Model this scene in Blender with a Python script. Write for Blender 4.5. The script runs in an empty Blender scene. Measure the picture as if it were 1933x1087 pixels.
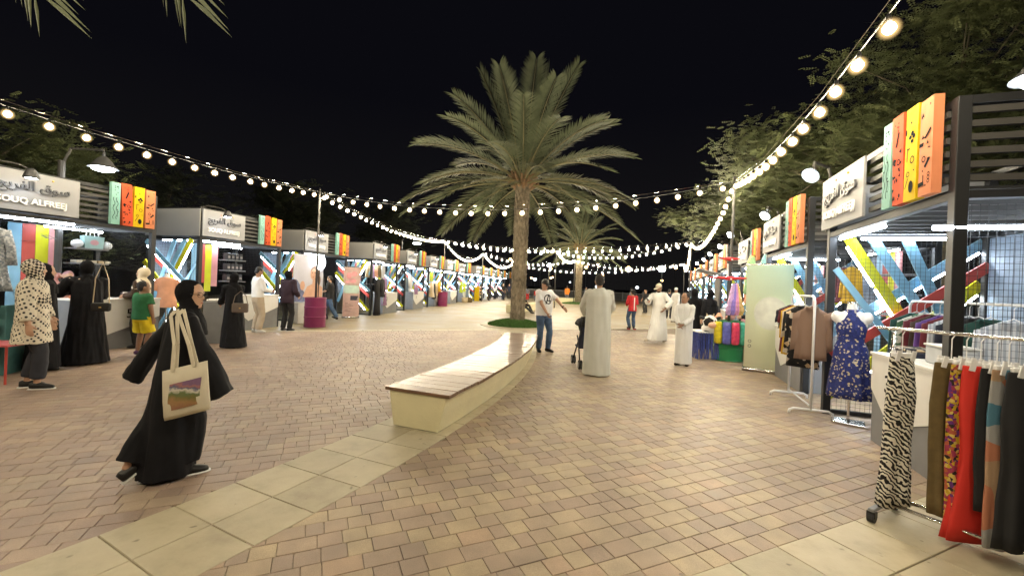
import bpy, bmesh, math, random
from mathutils import Vector, Matrix, noise, Euler
from mathutils.bvhtree import BVHTree
R = math.radians
random.seed(7)
S = bpy.context.scene
COL = S.collection

# ------------------------------------------------------------------ camera
cam_d = bpy.data.cameras.new('camera')
cam = bpy.data.objects.new('camera', cam_d); COL.objects.link(cam)
cam_d.sensor_width = 36; cam_d.lens = 36 * 800 / 1933; cam_d.shift_y = -5.5 / 1933
cam_d.clip_start = .05; cam_d.clip_end = 2000
roll = R(2.3)
cam.matrix_world = Matrix(((math.cos(roll), -math.sin(roll), 0, 0), (0, 0, -1, 0), (math.sin(roll), math.cos(roll), 0, 1.6), (0, 0, 0, 1)))
S.camera = cam
# ------------------------------------------------------------------ world (night) and exposure
W = bpy.data.worlds.new('World'); S.world = W; W.use_nodes = True
wn = W.node_tree.nodes; wl = W.node_tree.links
# faint town glow low down, near black overhead
_g = wn.new('ShaderNodeTexCoord'); _s = wn.new('ShaderNodeSeparateXYZ'); wl.new(_g.outputs['Generated'], _s.inputs[0])
_r = wn.new('ShaderNodeValToRGB'); _r.color_ramp.elements[0].position = 0; _r.color_ramp.elements[0].color = (.0075, .0070, .0070, 1); _r.color_ramp.elements[1].position = .38; _r.color_ramp.elements[1].color = (.0028, .0028, .0044, 1)
wl.new(_s.outputs['Z'], _r.inputs[0]); wl.new(_r.outputs[0], wn['Background'].inputs['Color'])
wn['Background'].inputs['Strength'].default_value = 1.0
S.view_settings.view_transform = 'Standard'; S.view_settings.look = 'None'
S.view_settings.exposure = .13; S.view_settings.gamma = 1
S.view_settings.use_curve_mapping = False
BULB, LED, LAMP = 470.0, 60.0, 60.0
try:
    S.cycles.use_denoising = True
    S.cycles.use_light_tree = True
    S.cycles.max_bounces = 5; S.cycles.diffuse_bounces = 3; S.cycles.glossy_bounces = 2; S.cycles.transparent_max_bounces = 12
    S.cycles.sample_clamp_indirect = 4; S.cycles.caustics_reflective = False; S.cycles.caustics_refractive = False
except Exception: pass

# ------------------------------------------------------------------ materials
def newmat(name):
    m = bpy.data.materials.new(name); m.use_nodes = True
    return m, m.node_tree.nodes, m.node_tree.links, m.node_tree.nodes['Principled BSDF']
def M(name, col, rough=.6, metal=0, var=.12, vs=6, bump=0, bs=60, spec=.4, coat=0, dirt=0):
    m, n, l, b = newmat(name)
    b.inputs['Roughness'].default_value = rough; b.inputs['Metallic'].default_value = metal
    b.inputs['Specular IOR Level'].default_value = spec; b.inputs['Coat Weight'].default_value = coat
    tc = n.new('ShaderNodeTexCoord')
    if var:
        t = n.new('ShaderNodeTexNoise'); t.inputs['Scale'].default_value = vs; t.inputs['Detail'].default_value = 5
        l.new(tc.outputs['Object'], t.inputs['Vector'])
        r = n.new('ShaderNodeValToRGB')
        r.color_ramp.elements[0].position = .3; r.color_ramp.elements[1].position = .7
        r.color_ramp.elements[0].color = [c * (1 - var) for c in col] + [1]
        r.color_ramp.elements[1].color = [min(1, c * (1 + var)) for c in col] + [1]
        l.new(t.outputs['Fac'], r.inputs['Fac']); l.new(r.outputs['Color'], b.inputs['Base Color'])
    else: b.inputs['Base Color'].default_value = (*col, 1)
    if bump:
        t2 = n.new('ShaderNodeTexNoise'); t2.inputs['Scale'].default_value = bs; t2.inputs['Detail'].default_value = 4
        l.new(tc.outputs['Object'], t2.inputs['Vector'])
        bp = n.new('ShaderNodeBump'); bp.inputs['Strength'].default_value = bump; bp.inputs['Distance'].default_value = .02
        l.new(t2.outputs['Fac'], bp.inputs['Height']); l.new(bp.outputs['Normal'], b.inputs['Normal'])
    return m
def EM(name, col, s):
    m, n, l, b = newmat(name)
    b.inputs['Base Color'].default_value = (.8, .8, .8, 1)
    b.inputs['Emission Color'].default_value = (*col, 1); b.inputs['Emission Strength'].default_value = s
    return m
def ramp(n, stops, const=True):
    r = n.new('ShaderNodeValToRGB'); cr = r.color_ramp
    if const: cr.interpolation = 'CONSTANT'
    cr.elements[0].position = stops[0][0]; cr.elements[0].color = (*stops[0][1], 1)
    cr.elements[1].position = stops[1][0]; cr.elements[1].color = (*stops[1][1], 1)
    for p, c in stops[2:]:
        e = cr.elements.new(p); e.color = (*c, 1)
    return r
def mapping(n, l, scale, src='Object', rot=(0, 0, 0)):
    tc = n.new('ShaderNodeTexCoord'); mp = n.new('ShaderNodeMapping')
    mp.inputs['Scale'].default_value = scale; mp.inputs['Rotation'].default_value = rot
    l.new(tc.outputs[src], mp.inputs['Vector']); return mp
def M_voro(name, stops, scale, rough=.7, rand=1, feature='COLOR'):
    """printed cloth: cells coloured by a ramp"""
    m, n, l, b = newmat(name); b.inputs['Roughness'].default_value = rough; b.inputs['Specular IOR Level'].default_value = .2
    mp = mapping(n, l, (scale,) * 3)
    nz = n.new('ShaderNodeTexNoise'); nz.inputs['Scale'].default_value = 2.2; l.new(mp.outputs[0], nz.inputs['Vector'])
    mx = n.new('ShaderNodeMixRGB'); mx.inputs[0].default_value = .35 * rand; l.new(mp.outputs[0], mx.inputs[1]); l.new(nz.outputs['Color'], mx.inputs[2])
    v = n.new('ShaderNodeTexVoronoi'); v.inputs['Randomness'].default_value = rand; v.inputs['Scale'].default_value = 1
    l.new(mx.outputs[0], v.inputs['Vector'])
    r = ramp(n, stops)
    if feature == 'COLOR':
        sp = n.new('ShaderNodeSeparateColor'); l.new(v.outputs['Color'], sp.inputs[0]); l.new(sp.outputs[0], r.inputs['Fac'])
    else: l.new(v.outputs['Distance'], r.inputs['Fac'])
    l.new(r.outputs['Color'], b.inputs['Base Color']); return m
def M_wave(name, c1, c2, scale, dist, rough=.7, rot=(0, 0, 0), cut=.5, wtype='BANDS', ds=1.2):
    m, n, l, b = newmat(name); b.inputs['Roughness'].default_value = rough; b.inputs['Specular IOR Level'].default_value = .2
    mp = mapping(n, l, (1, 1, 1), rot=rot)
    w = n.new('ShaderNodeTexWave'); w.wave_type = wtype; w.inputs['Scale'].default_value = scale; w.inputs['Distortion'].default_value = dist
    w.inputs['Detail'].default_value = 2; w.inputs['Detail Scale'].default_value = ds
    l.new(mp.outputs[0], w.inputs['Vector'])
    r = ramp(n, [(0, c1), (cut, c2)]); l.new(w.outputs['Fac'], r.inputs['Fac']); l.new(r.outputs['Color'], b.inputs['Base Color']); return m
def M_check(name, c1, c2, scale, rot=(0, 0, 0)):
    m, n, l, b = newmat(name); b.inputs['Roughness'].default_value = .8; b.inputs['Specular IOR Level'].default_value = .2
    mp = mapping(n, l, (scale,) * 3, rot=rot)
    w = n.new('ShaderNodeTexChecker'); w.inputs['Color1'].default_value = (*c1, 1); w.inputs['Color2'].default_value = (*c2, 1); w.inputs['Scale'].default_value = 1
    l.new(mp.outputs[0], w.inputs['Vector']); l.new(w.outputs['Color'], b.inputs['Base Color']); return m

frame_m = M('black steel', (.014, .015, .017), .5, .2, spec=.5)
slat_m = M('dark slat', (.055, .053, .050), .55, .2)
panel_m = M('grey composite panel', (.30, .30, .295), .38, .3, var=.05, vs=1.5)
sign_m = M('brushed silver board', (.29, .295, .31), .6, .1, spec=.2, var=.04, vs=1.5)
white_m = M('white laminate', (.78, .77, .74), .35, var=.03)
grey_m = M('grey laminate', (.21, .215, .225), .45, var=.06)
roof_m = M('dark canopy', (.03, .032, .036), .6)
b_teal = M('pale teal paint', (.21, .40, .36), .75, var=.07, spec=.12)
b_red = M('coral red paint', (.50, .078, .03), .75, var=.07, spec=.12)
b_yel = M('yellow paint', (.55, .38, .008), .75, var=.07, spec=.12)
b_org = M('peach orange paint', (.52, .19, .09), .75, var=.07, spec=.12)
b_blue = M('sky blue paint', (.24, .48, .66), .45, var=.06)
b_yel2 = M('lime yellow paint', (.62, .62, .02), .45, var=.05)
b_red2 = M('red bar paint', (.48, .07, .055), .45, var=.05)
b_pink = M('pink board paint', (.72, .33, .33), .5, var=.05)
ink_m = M('black print', (.010, .010, .012), .85, var=0, spec=.08)
let_d = M('dark grey lettering', (.10, .105, .12), .4, .2, var=0)
let_w = M('white lettering', (.85, .85, .85), .4, var=0)
led_m = EM('cool white tube', (.80, .90, 1.0), LED)
bulb_m = EM('warm bulb glass', (1, .855, .61), BULB)
lampw_m = EM('cool lamp lens', (.82, .92, 1.0), LAMP)
ring_m = EM('ring light', (.93, .97, 1.0), 7)
chrome = M('chrome', (.75, .72, .68), .18, 1, var=0)
whitem = M('white enamel', (.80, .80, .80), .35, var=.03)
black_m = M('black plastic', (.015, .015, .016), .5, var=0)
wire_m = M('black cable', (.012, .012, .012), .6, var=0)
wood_m = None
skin_a = M('light tan skin', (.50, .30, .20), .5, var=.06, vs=20)
skin_b = M('brown skin', (.30, .165, .10), .5, var=.06, vs=20)
hair_m = M('black hair', (.012, .010, .009), .55, var=.3, vs=40, bump=.6, bs=90)
eye_m = M('dark eye', (.02, .012, .01), .2, var=0)
lip_m = M('lips', (.38, .13, .10), .5, var=0)
abaya = M('black abaya cloth', (.0078, .0080, .0105), .75, var=.25, vs=9, bump=.15, bs=220, spec=.2)
hijab_b = M('black hijab cloth', (.0075, .0075, .009), .85, var=.2, vs=12, bump=.2, bs=200, spec=.12)
kandura = M('white cotton', (.70, .69, .655), .75, var=.04, vs=5, bump=.12, bs=200, spec=.2)
kandura_g = M('off white cotton', (.56, .56, .50), .75, var=.04, vs=5, bump=.12, bs=200, spec=.2)

# ------------------------------------------------------------------ mesh helpers
def link(name, me, mats=None, parent=None, loc=(0, 0, 0), rot=(0, 0, 0)):
    o = bpy.data.objects.new(name, me); COL.objects.link(o)
    if mats:
        for m in (mats if isinstance(mats, (list, tuple)) else [mats]): me.materials.append(m)
    o.location = loc; o.rotation_euler = rot
    if parent is not None: o.parent = parent
    return o
def mesh_of(bm, name='mesh', smooth=False):
    me = bpy.data.meshes.new(name); bm.normal_update(); bm.to_mesh(me); bm.free()
    if smooth: me.polygons.foreach_set('use_smooth', [True] * len(me.polygons))
    return me
def obj(name, bm, mats, parent=None, loc=(0, 0, 0), rot=(0, 0, 0), smooth=False):
    return link(name, mesh_of(bm, name, smooth), mats, parent, loc, rot)
def tag(o, label=None, cat=None, group=None, kind=None):
    if label: o['label'] = label
    if cat: o['category'] = cat
    if group: o['group'] = group
    if kind: o['kind'] = kind
    return o
def thing(name, label, cat, loc=(0, 0, 0), rz=0, group=None):
    o = bpy.data.objects.new(name, None); COL.objects.link(o); o.empty_display_size = .1
    o.location = loc; o.rotation_euler = (0, 0, rz)
    return tag(o, label, cat, group)
def copytree(o, parent=None):
    c = o.copy(); COL.objects.link(c)
    if parent is not None: c.parent = parent
    for ch in list(o.children): copytree(ch, c)
    return c
def BM(): return bmesh.new()
def box(bm, lo, hi, mi=0, bev=0):
    x0, y0, z0 = lo; x1, y1, z1 = hi
    v = [bm.verts.new(p) for p in ((x0, y0, z0), (x1, y0, z0), (x1, y1, z0), (x0, y1, z0), (x0, y0, z1), (x1, y0, z1), (x1, y1, z1), (x0, y1, z1))]
    fs = [bm.faces.new([v[i] for i in q]) for q in ((3, 2, 1, 0), (4, 5, 6, 7), (0, 1, 5, 4), (1, 2, 6, 5), (2, 3, 7, 6), (3, 0, 4, 7))]
    for f in fs: f.material_index = mi
    if bev:
        es = list({e for f in fs for e in f.edges})
        bmesh.ops.bevel(bm, geom=es, offset=bev, segments=1, affect='EDGES')
    return v
def frame_of(d):
    d = Vector(d).normalized(); up = Vector((0, 0, 1)) if abs(d.z) < .93 else Vector((0, 1, 0))
    a = d.cross(up).normalized(); b = a.cross(d).normalized(); return a, b
def bar(bm, p, q, w, t, mi=0, up=None):
    """rectangular bar from p to q; w across, t along 'up'"""
    p = Vector(p); q = Vector(q); a, b = frame_of(q - p)
    if up is not None:
        b = Vector(up); d = (q - p).normalized(); b = (b - d * b.dot(d)).normalized(); a = d.cross(b)
    vs = []
    for c in (p, q):
        for sx, sy in ((-1, -1), (1, -1), (1, 1), (-1, 1)): vs.append(bm.verts.new(c + a * (w / 2 * sx) + b * (t / 2 * sy)))
    for f in ((0, 1, 2, 3), (7, 6, 5, 4), (0, 4, 5, 1), (1, 5, 6, 2), (2, 6, 7, 3), (3, 7, 4, 0)):
        bm.faces.new([vs[i] for i in f]).material_index = mi
def loft(bm, secs, n=16, cap=True, mi=0):
    """secs: (centre, ux, uy) vectors; closed skin"""
    rings = []
    for c, ux, uy in secs:
        c = Vector(c); ux = Vector(ux); uy = Vector(uy)
        rings.append([bm.verts.new(c + ux * math.cos(2 * math.pi * i / n) + uy * math.sin(2 * math.pi * i / n)) for i in range(n)])
    for r0, r1 in zip(rings, rings[1:]):
        for i in range(n): bm.faces.new((r0[i], r0[(i + 1) % n], r1[(i + 1) % n], r1[i])).material_index = mi
    if cap:
        bm.faces.new(rings[0][::-1]).material_index = mi; bm.faces.new(rings[-1]).material_index = mi
    return rings
def tube(bm, pts, rad, n=8, cap=True, mi=0):
    pts = [Vector(p) for p in pts]
    if not isinstance(rad, (list, tuple)): rad = [rad] * len(pts)
    secs = []; pa = None
    for i, p in enumerate(pts):
        d = (pts[min(i + 1, len(pts) - 1)] - pts[max(i - 1, 0)])
        if d.length < 1e-9: d = Vector((0, 0, 1))
        d.normalize()
        if pa is None: a, b = frame_of(d)
        else:
            a = (pa - d * pa.dot(d)).normalized(); b = a.cross(d)
        pa = a; secs.append((p, a * rad[i], b * rad[i]))
    return loft(bm, secs, n, cap, mi)
def zloft(bm, rows, n=16, mi=0):
    """rows: (z, rx, ry[, cx, cy])"""
    return loft(bm, [((r[3] if len(r) > 3 else 0, r[4] if len(r) > 4 else 0, r[0]), (r[1], 0, 0), (0, r[2], 0)) for r in rows], n, True, mi)
def ellip(bm, c, r, rot=None, n=14, m=9, mi=0):
    rot = rot or Matrix.Identity(3); c = Vector(c); secs = []
    for j in range(m):
        t = math.pi * (j + .35) / (m - .3); z = -math.cos(t) * r[2]; k = math.sin(t)
        secs.append((c + rot @ Vector((0, 0, z)), rot @ Vector((r[0] * k, 0, 0)), rot @ Vector((0, r[1] * k, 0))))
    loft(bm, secs, n, True, mi)
def poly(bm, pts, y, mi=0):
    f = bm.faces.new([bm.verts.new((p[0], y, p[1])) for p in pts]); f.material_index = mi; return f
def prism(bm, pts, y0, y1, mi=0):
    """polygon in x,z extruded from y0 to y1"""
    a = [bm.verts.new((p[0], y0, p[1])) for p in pts]; b = [bm.verts.new((p[0], y1, p[1])) for p in pts]; n = len(pts)
    bm.faces.new(a).material_index = mi; bm.faces.new(b[::-1]).material_index = mi
    for i in range(n): bm.faces.new((a[i], b[i], b[(i + 1) % n], a[(i + 1) % n])).material_index = mi
    bmesh.ops.recalc_face_normals(bm, faces=bm.faces)
TS = bpy.data.scenes.new('workbench'); TV = TS.view_layers[0]
def evaluated(o):
    '''mesh of o with its modifiers, worked out in an otherwise empty scene (fast)'''
    TS.collection.objects.link(o); TV.update(); me = bpy.data.meshes.new_from_object(o.evaluated_get(TV.depsgraph)); TS.collection.objects.unlink(o); bpy.data.objects.remove(o); return me
def text_mesh(s, size, ext=.006, off=0, align='LEFT', spacing=1):
    cu = bpy.data.curves.new('lettering', 'FONT'); cu.body = s; cu.size = size; cu.extrude = ext; cu.offset = off; cu.align_x = align; cu.resolution_u = 3
    cu.space_character = spacing
    me = evaluated(bpy.data.objects.new('lettering', cu)); bpy.data.curves.remove(cu); me.materials.clear(); return me
def fuse(bm, voxel, smooth=2, fold=0, fs=(9, 9, 1.6), seed=0):
    """several closed shapes -> ONE continuous skin (voxel remesh), with cloth folds"""
    me = mesh_of(bm, 'skin'); o = bpy.data.objects.new('skin', me)
    r = o.modifiers.new('r', 'REMESH'); r.mode = 'VOXEL'; r.voxel_size = voxel
    if smooth:
        s = o.modifiers.new('s', 'SMOOTH'); s.iterations = smooth; s.factor = .5
    out = evaluated(o); bpy.data.meshes.remove(me)
    if fold:
        of = Vector((seed * 3.7, seed * 1.3, seed * 5.1))
        n3 = 3 * len(out.vertices); co = [0.0] * n3; nr = [0.0] * n3
        out.vertices.foreach_get('co', co); out.vertices.foreach_get('normal', nr)
        for i in range(0, n3, 3):
            x, y, z = co[i:i + 3]
            k = noise.noise(Vector((x * fs[0], y * fs[1], z * fs[2])) + of) + .5 * noise.noise(Vector((x * fs[0] * 2.3, y * fs[1] * 2.3, z * fs[2] * 2 + x * 3)) + of)
            co[i] += nr[i] * fold * k; co[i + 1] += nr[i + 1] * fold * k; co[i + 2] += nr[i + 2] * fold * k
        out.vertices.foreach_set('co', co); out.update()
    out.polygons.foreach_set('use_smooth', [True] * len(out.polygons)); out.materials.clear()
    return out
# ------------------------------------------------------------------ ground
RC = Vector((-19.25, 11.5)); R0, R1 = 19.08, 19.95        # the ring of light slabs that carries the bench
ROW = R(24.5); ru = Vector((math.cos(ROW), math.sin(ROW))); rv = Vector((-ru.y, ru.x))
OUT0 = Vector((1.85, 2.74))                               # a point on the outer slab edge
FAR0 = Vector((-4.3, 13.1))                               # a point on the edge of the far beige paving
def plane(name, x0, x1, y0, y1, z, m, kind='structure'):
    bm = BM(); bm.faces.new([bm.verts.new(p) for p in ((x0, y0, z), (x1, y0, z), (x1, y1, z), (x0, y1, z))])
    return tag(obj(name, bm, m), kind=kind)
earth_m = M('dark earth', (.035, .032, .026), .9, var=.3, vs=.4, bump=.4, bs=4)
plane('ground', -900, 900, -60, 1500, -.05, earth_m)
def paving_mat(name, colour_source, rough=(.42, .62)):
    """concrete block: colour of its own per block, specks, worn gloss"""
    m, n, l, b = newmat(name)
    tc = n.new('ShaderNodeTexCoord'); geo = n.new('ShaderNodeNewGeometry')
    rp = ramp(n, [(0, (0.404, 0.318, 0.211)), (.17, (0.341, 0.255, 0.193)), (.33, (0.382, 0.294, 0.204)), (.47, (0.315, 0.237, 0.184)), (.60, (0.393, 0.308, 0.211)), (.72, (0.356, 0.269, 0.196)), (.86, (0.400, 0.286, 0.200)), (.90, (0.326, 0.248, 0.189))])
    rq = ramp(n, [(0, (0.381, 0.286, 0.218)), (.2, (0.344, 0.251, 0.196)), (.4, (0.366, 0.272, 0.207)), (.55, (0.321, 0.236, 0.189)), (.7, (0.395, 0.304, 0.226)), (.85, (0.355, 0.258, 0.200))])
    if colour_source == 'object':
        oi = n.new('ShaderNodeObjectInfo'); l.new(oi.outputs['Random'], rp.inputs[0]); l.new(oi.outputs['Random'], rq.inputs[0])
    else:
        l.new(geo.outputs['Random Per Island'], rp.inputs[0]); l.new(geo.outputs['Random Per Island'], rq.inputs[0])
    # the two sides of the slab ring are laid in two blends of block
    sx = n.new('ShaderNodeVectorMath'); sx.operation = 'DISTANCE'; sx.inputs[1].default_value = (RC.x, RC.y, 0); l.new(geo.outputs['Position'], sx.inputs[0])
    gt = n.new('ShaderNodeMath'); gt.operation = 'GREATER_THAN'; gt.inputs[1].default_value = 19.5; l.new(sx.outputs['Value'], gt.inputs[0])
    mx = n.new('ShaderNodeMixRGB'); l.new(gt.outputs[0], mx.inputs[0]); l.new(rq.outputs[0], mx.inputs[1]); l.new(rp.outputs[0], mx.inputs[2])
    nz = n.new('ShaderNodeTexNoise'); nz.inputs['Scale'].default_value = 220; nz.inputs['Detail'].default_value = 3; l.new(geo.outputs['Position'], nz.inputs['Vector'])
    n2 = n.new('ShaderNodeTexNoise'); n2.inputs['Scale'].default_value = 5; n2.inputs['Detail'].default_value = 7; l.new(geo.outputs['Position'], n2.inputs['Vector'])
    r1 = n.new('ShaderNodeMapRange'); r1.inputs[1].default_value = .3; r1.inputs[2].default_value = .7; r1.inputs[3].default_value = .80; r1.inputs[4].default_value = 1.16; l.new(nz.outputs[0], r1.inputs[0])
    r2 = n.new('ShaderNodeMapRange'); r2.inputs[1].default_value = .3; r2.inputs[2].default_value = .7; r2.inputs[3].default_value = .80; r2.inputs[4].default_value = 1.12; l.new(n2.outputs[0], r2.inputs[0])
    mm = n.new('ShaderNodeMath'); mm.operation = 'MULTIPLY'; l.new(r1.outputs[0], mm.inputs[0]); l.new(r2.outputs[0], mm.inputs[1])
    # trodden-in gum spots and broad worn patches
    vg = n.new('ShaderNodeTexVoronoi'); vg.inputs['Scale'].default_value = 2.6; l.new(geo.outputs['Position'], vg.inputs['Vector'])
    rg_ = n.new('ShaderNodeMapRange'); rg_.inputs[1].default_value = .030; rg_.inputs[2].default_value = .045; rg_.inputs[3].default_value = .55; rg_.inputs[4].default_value = 1; l.new(vg.outputs['Distance'], rg_.inputs[0])
    nb = n.new('ShaderNodeTexNoise'); nb.inputs['Scale'].default_value = .9; nb.inputs['Detail'].default_value = 4; l.new(geo.outputs['Position'], nb.inputs['Vector'])
    rb_ = n.new('ShaderNodeMapRange'); rb_.inputs[1].default_value = .35; rb_.inputs[2].default_value = .65; rb_.inputs[3].default_value = .84; rb_.inputs[4].default_value = 1.1; l.new(nb.outputs[0], rb_.inputs[0])
    for q in (rg_, rb_):
        m2 = n.new('ShaderNodeMath'); m2.operation = 'MULTIPLY'; l.new(mm.outputs[0], m2.inputs[0]); l.new(q.outputs[0], m2.inputs[1]); mm = m2
    ml = n.new('ShaderNodeVectorMath'); ml.operation = 'SCALE'; l.new(mx.outputs[0], ml.inputs[0]); l.new(mm.outputs[0], ml.inputs['Scale'])
    l.new(ml.outputs[0], b.inputs['Base Color'])
    r3 = n.new('ShaderNodeMapRange'); r3.inputs[1].default_value = .3; r3.inputs[2].default_value = .7; r3.inputs[3].default_value = rough[0]; r3.inputs[4].default_value = rough[1]; l.new(n2.outputs[0], r3.inputs[0]); l.new(r3.outputs[0], b.inputs['Roughness'])
    bp = n.new('ShaderNodeBump'); bp.inputs['Strength'].default_value = .25; bp.inputs['Distance'].default_value = .004; l.new(nz.outputs[0], bp.inputs['Height']); l.new(bp.outputs[0], b.inputs['Normal'])
    return m
pav_o = paving_mat('paving block', 'object'); pav_i = paving_mat('paving block field', 'island')
def slab_mat():
    m, n, l, b = newmat('pale cement slab'); geo = n.new('ShaderNodeNewGeometry'); oi = n.new('ShaderNodeObjectInfo')
    n2 = n.new('ShaderNodeTexNoise'); n2.inputs['Scale'].default_value = 3.2; n2.inputs['Detail'].default_value = 8; n2.inputs['Roughness'].default_value = .65; l.new(geo.outputs['Position'], n2.inputs['Vector'])
    r = ramp(n, [(.25, (.34, .29, .20)), (.48, (.45, .395, .275)), (.75, (.52, .465, .33))], False); l.new(n2.outputs[0], r.inputs[0])
    n3 = n.new('ShaderNodeTexNoise'); n3.inputs['Scale'].default_value = 9; n3.inputs['Detail'].default_value = 2; l.new(geo.outputs['Position'], n3.inputs['Vector'])
    st = n.new('ShaderNodeMapRange'); st.inputs[1].default_value = .70; st.inputs[2].default_value = .74; st.inputs[3].default_value = 1; st.inputs[4].default_value = .5; l.new(n3.outputs[0], st.inputs[0])
    v = n.new('ShaderNodeMapRange'); v.inputs[3].default_value = .88; v.inputs[4].default_value = 1.08; l.new(oi.outputs['Random'], v.inputs[0])
    mu = n.new('ShaderNodeMath'); mu.operation = 'MULTIPLY'; l.new(st.outputs[0], mu.inputs[0]); l.new(v.outputs[0], mu.inputs[1])
    sc = n.new('ShaderNodeVectorMath'); sc.operation = 'SCALE'; l.new(r.outputs[0], sc.inputs[0]); l.new(mu.outputs[0], sc.inputs['Scale']); l.new(sc.outputs[0], b.inputs['Base Color'])
    b.inputs['Roughness'].default_value = .55
    bp = n.new('ShaderNodeBump'); bp.inputs['Strength'].default_value = .3; bp.inputs['Distance'].default_value = .004
    n4 = n.new('ShaderNodeTexNoise'); n4.inputs['Scale'].default_value = 90; n4.inputs['Detail'].default_value = 5; l.new(geo.outputs['Position'], n4.inputs['Vector']); l.new(n4.outputs[0], bp.inputs['Height']); l.new(bp.outputs[0], b.inputs['Normal'])
    return m
slab_m = slab_mat()
def far_mat():
    m, n, l, b = newmat('beige far paving'); geo = n.new('ShaderNodeNewGeometry')
    mp = n.new('ShaderNodeMapping'); mp.inputs['Rotation'].default_value = (0, 0, -ROW); l.new(geo.outputs['Position'], mp.inputs[0])
    bt = n.new('ShaderNodeTexBrick'); bt.inputs['Scale'].default_value = 1; bt.inputs['Brick Width'].default_value = .3; bt.inputs['Row Height'].default_value = .2; bt.inputs['Mortar Size'].default_value = .006
    bt.inputs['Color1'].default_value = (.305, .245, .138, 1); bt.inputs['Color2'].default_value = (.26, .205, .115, 1); bt.inputs['Mortar'].default_value = (.22, .18, .13, 1); l.new(mp.outputs[0], bt.inputs[0])
    n2 = n.new('ShaderNodeTexNoise'); n2.inputs['Scale'].default_value = .7; n2.inputs['Detail'].default_value = 7; l.new(geo.outputs['Position'], n2.inputs['Vector'])
    r2 = n.new('ShaderNodeMapRange'); r2.inputs[1].default_value = .3; r2.inputs[2].default_value = .7; r2.inputs[3].default_value = .82; r2.inputs[4].default_value = 1.12; l.new(n2.outputs[0], r2.inputs[0])
    sc = n.new('ShaderNodeVectorMath'); sc.operation = 'SCALE'; l.new(bt.outputs[0], sc.inputs[0]); l.new(r2.outputs[0], sc.inputs['Scale']); l.new(sc.outputs[0], b.inputs['Base Color'])
    r3 = n.new('ShaderNodeMapRange'); r3.inputs[1].default_value = .3; r3.inputs[2].default_value = .7; r3.inputs[3].default_value = .36; r3.inputs[4].default_value = .6; l.new(n2.outputs[0], r3.inputs[0]); l.new(r3.outputs[0], b.inputs['Roughness'])
    return m
far_m = far_mat()
mortar_m = M('sandy joint', (.225, .17, .12), .9, var=.2, vs=30)
# bedding sheet of the plaza (blocks and slabs stand 8 mm proud of it)
bm = BM(); bm.faces.new([bm.verts.new(p) for p in ((-16, -6, 0), (16, -6, 0), (30, 70, 0), (-16, 70, 0))])
pave = tag(obj('pavement', bm, mortar_m, loc=(0, 0, -.008)), kind='structure')
bm = BM()
def fp(a, b_): p = FAR0 + ru * a + rv * b_; return (p.x, p.y, 0)
bm.faces.new([bm.verts.new(p) for p in (fp(-12, .25), fp(24, .25), fp(40, 44), fp(-4, 52))])
tag(obj('plaza', bm, far_m, loc=(0, 0, .001)), kind='structure')

def block(bm, c, a, bvec, h=.008, ch=.003):
    """one paving block: half sizes along the row vectors, chamfered rim"""
    hx, hy = a, bvec
    lo = []; mid = []; top = []
    for sx, sy in ((-1, -1), (1, -1), (1, 1), (-1, 1)):
        p = c + ru * (hx * sx) + rv * (hy * sy); q = c + ru * ((hx - ch) * sx) + rv * ((hy - ch) * sy)
        lo.append(bm.verts.new((p.x, p.y, -.006))); mid.append(bm.verts.new((p.x, p.y, h - ch * .8))); top.append(bm.verts.new((q.x, q.y, h)))
    for i in range(4):
        j = (i + 1) % 4
        bm.faces.new((lo[i], lo[j], mid[j], mid[i])); bm.faces.new((mid[i], mid[j], top[j], top[i]))
    bm.faces.new(top)
def in_field(p):
    d = (p - RC).length
    if R0 + .06 < d < R1 - .06 and p.y < 14: return False
    if (p - OUT0).dot(rv) < .0: return False
    if (p - FAR0).dot(rv) > .1: return False
    if p.y < 1.6 or abs(p.x) > 1.33 * p.y + .6: return False
    return True
rg = random.Random(3); blocks = []; J = .004
rowh = .142
origin = OUT0.copy()
for k in range(-60, 160):
    s = -22 + rg.random() * .2
    while s < 22:
        w = rg.choice((.107, .142, .142, .213, .213))
        c = origin + ru * (s + w / 2) + rv * (k * rowh + rowh / 2)
        s += w
        if in_field(c) and c.length < 17: blocks.append((c, w))
blocks.sort(key=lambda t: t[0].length + .25 * abs(t[0].x))
proto = {}
for w in (.107, .142, .213):
    bm = BM(); block(bm, Vector((0, 0)), (w - J) / 2, (rowh - J) / 2); proto[w] = mesh_of(bm, 'paver'); proto[w].materials.append(pav_o)
for c, w in blocks[:300]:
    o = link('paver', proto[w], None, pave, (c.x, c.y, .008 + rg.uniform(-.0012, .0012)), (rg.uniform(-.006, .006), rg.uniform(-.006, .006), 0))
bm = BM()
for c, w in blocks[300:]: block(bm, c, (w - J) / 2, (rowh - J) / 2, h=.008 + rg.uniform(-.001, .001))
tag(obj('paver', bm, pav_i, pave, (0, 0, .008)), kind='stuff')
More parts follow.
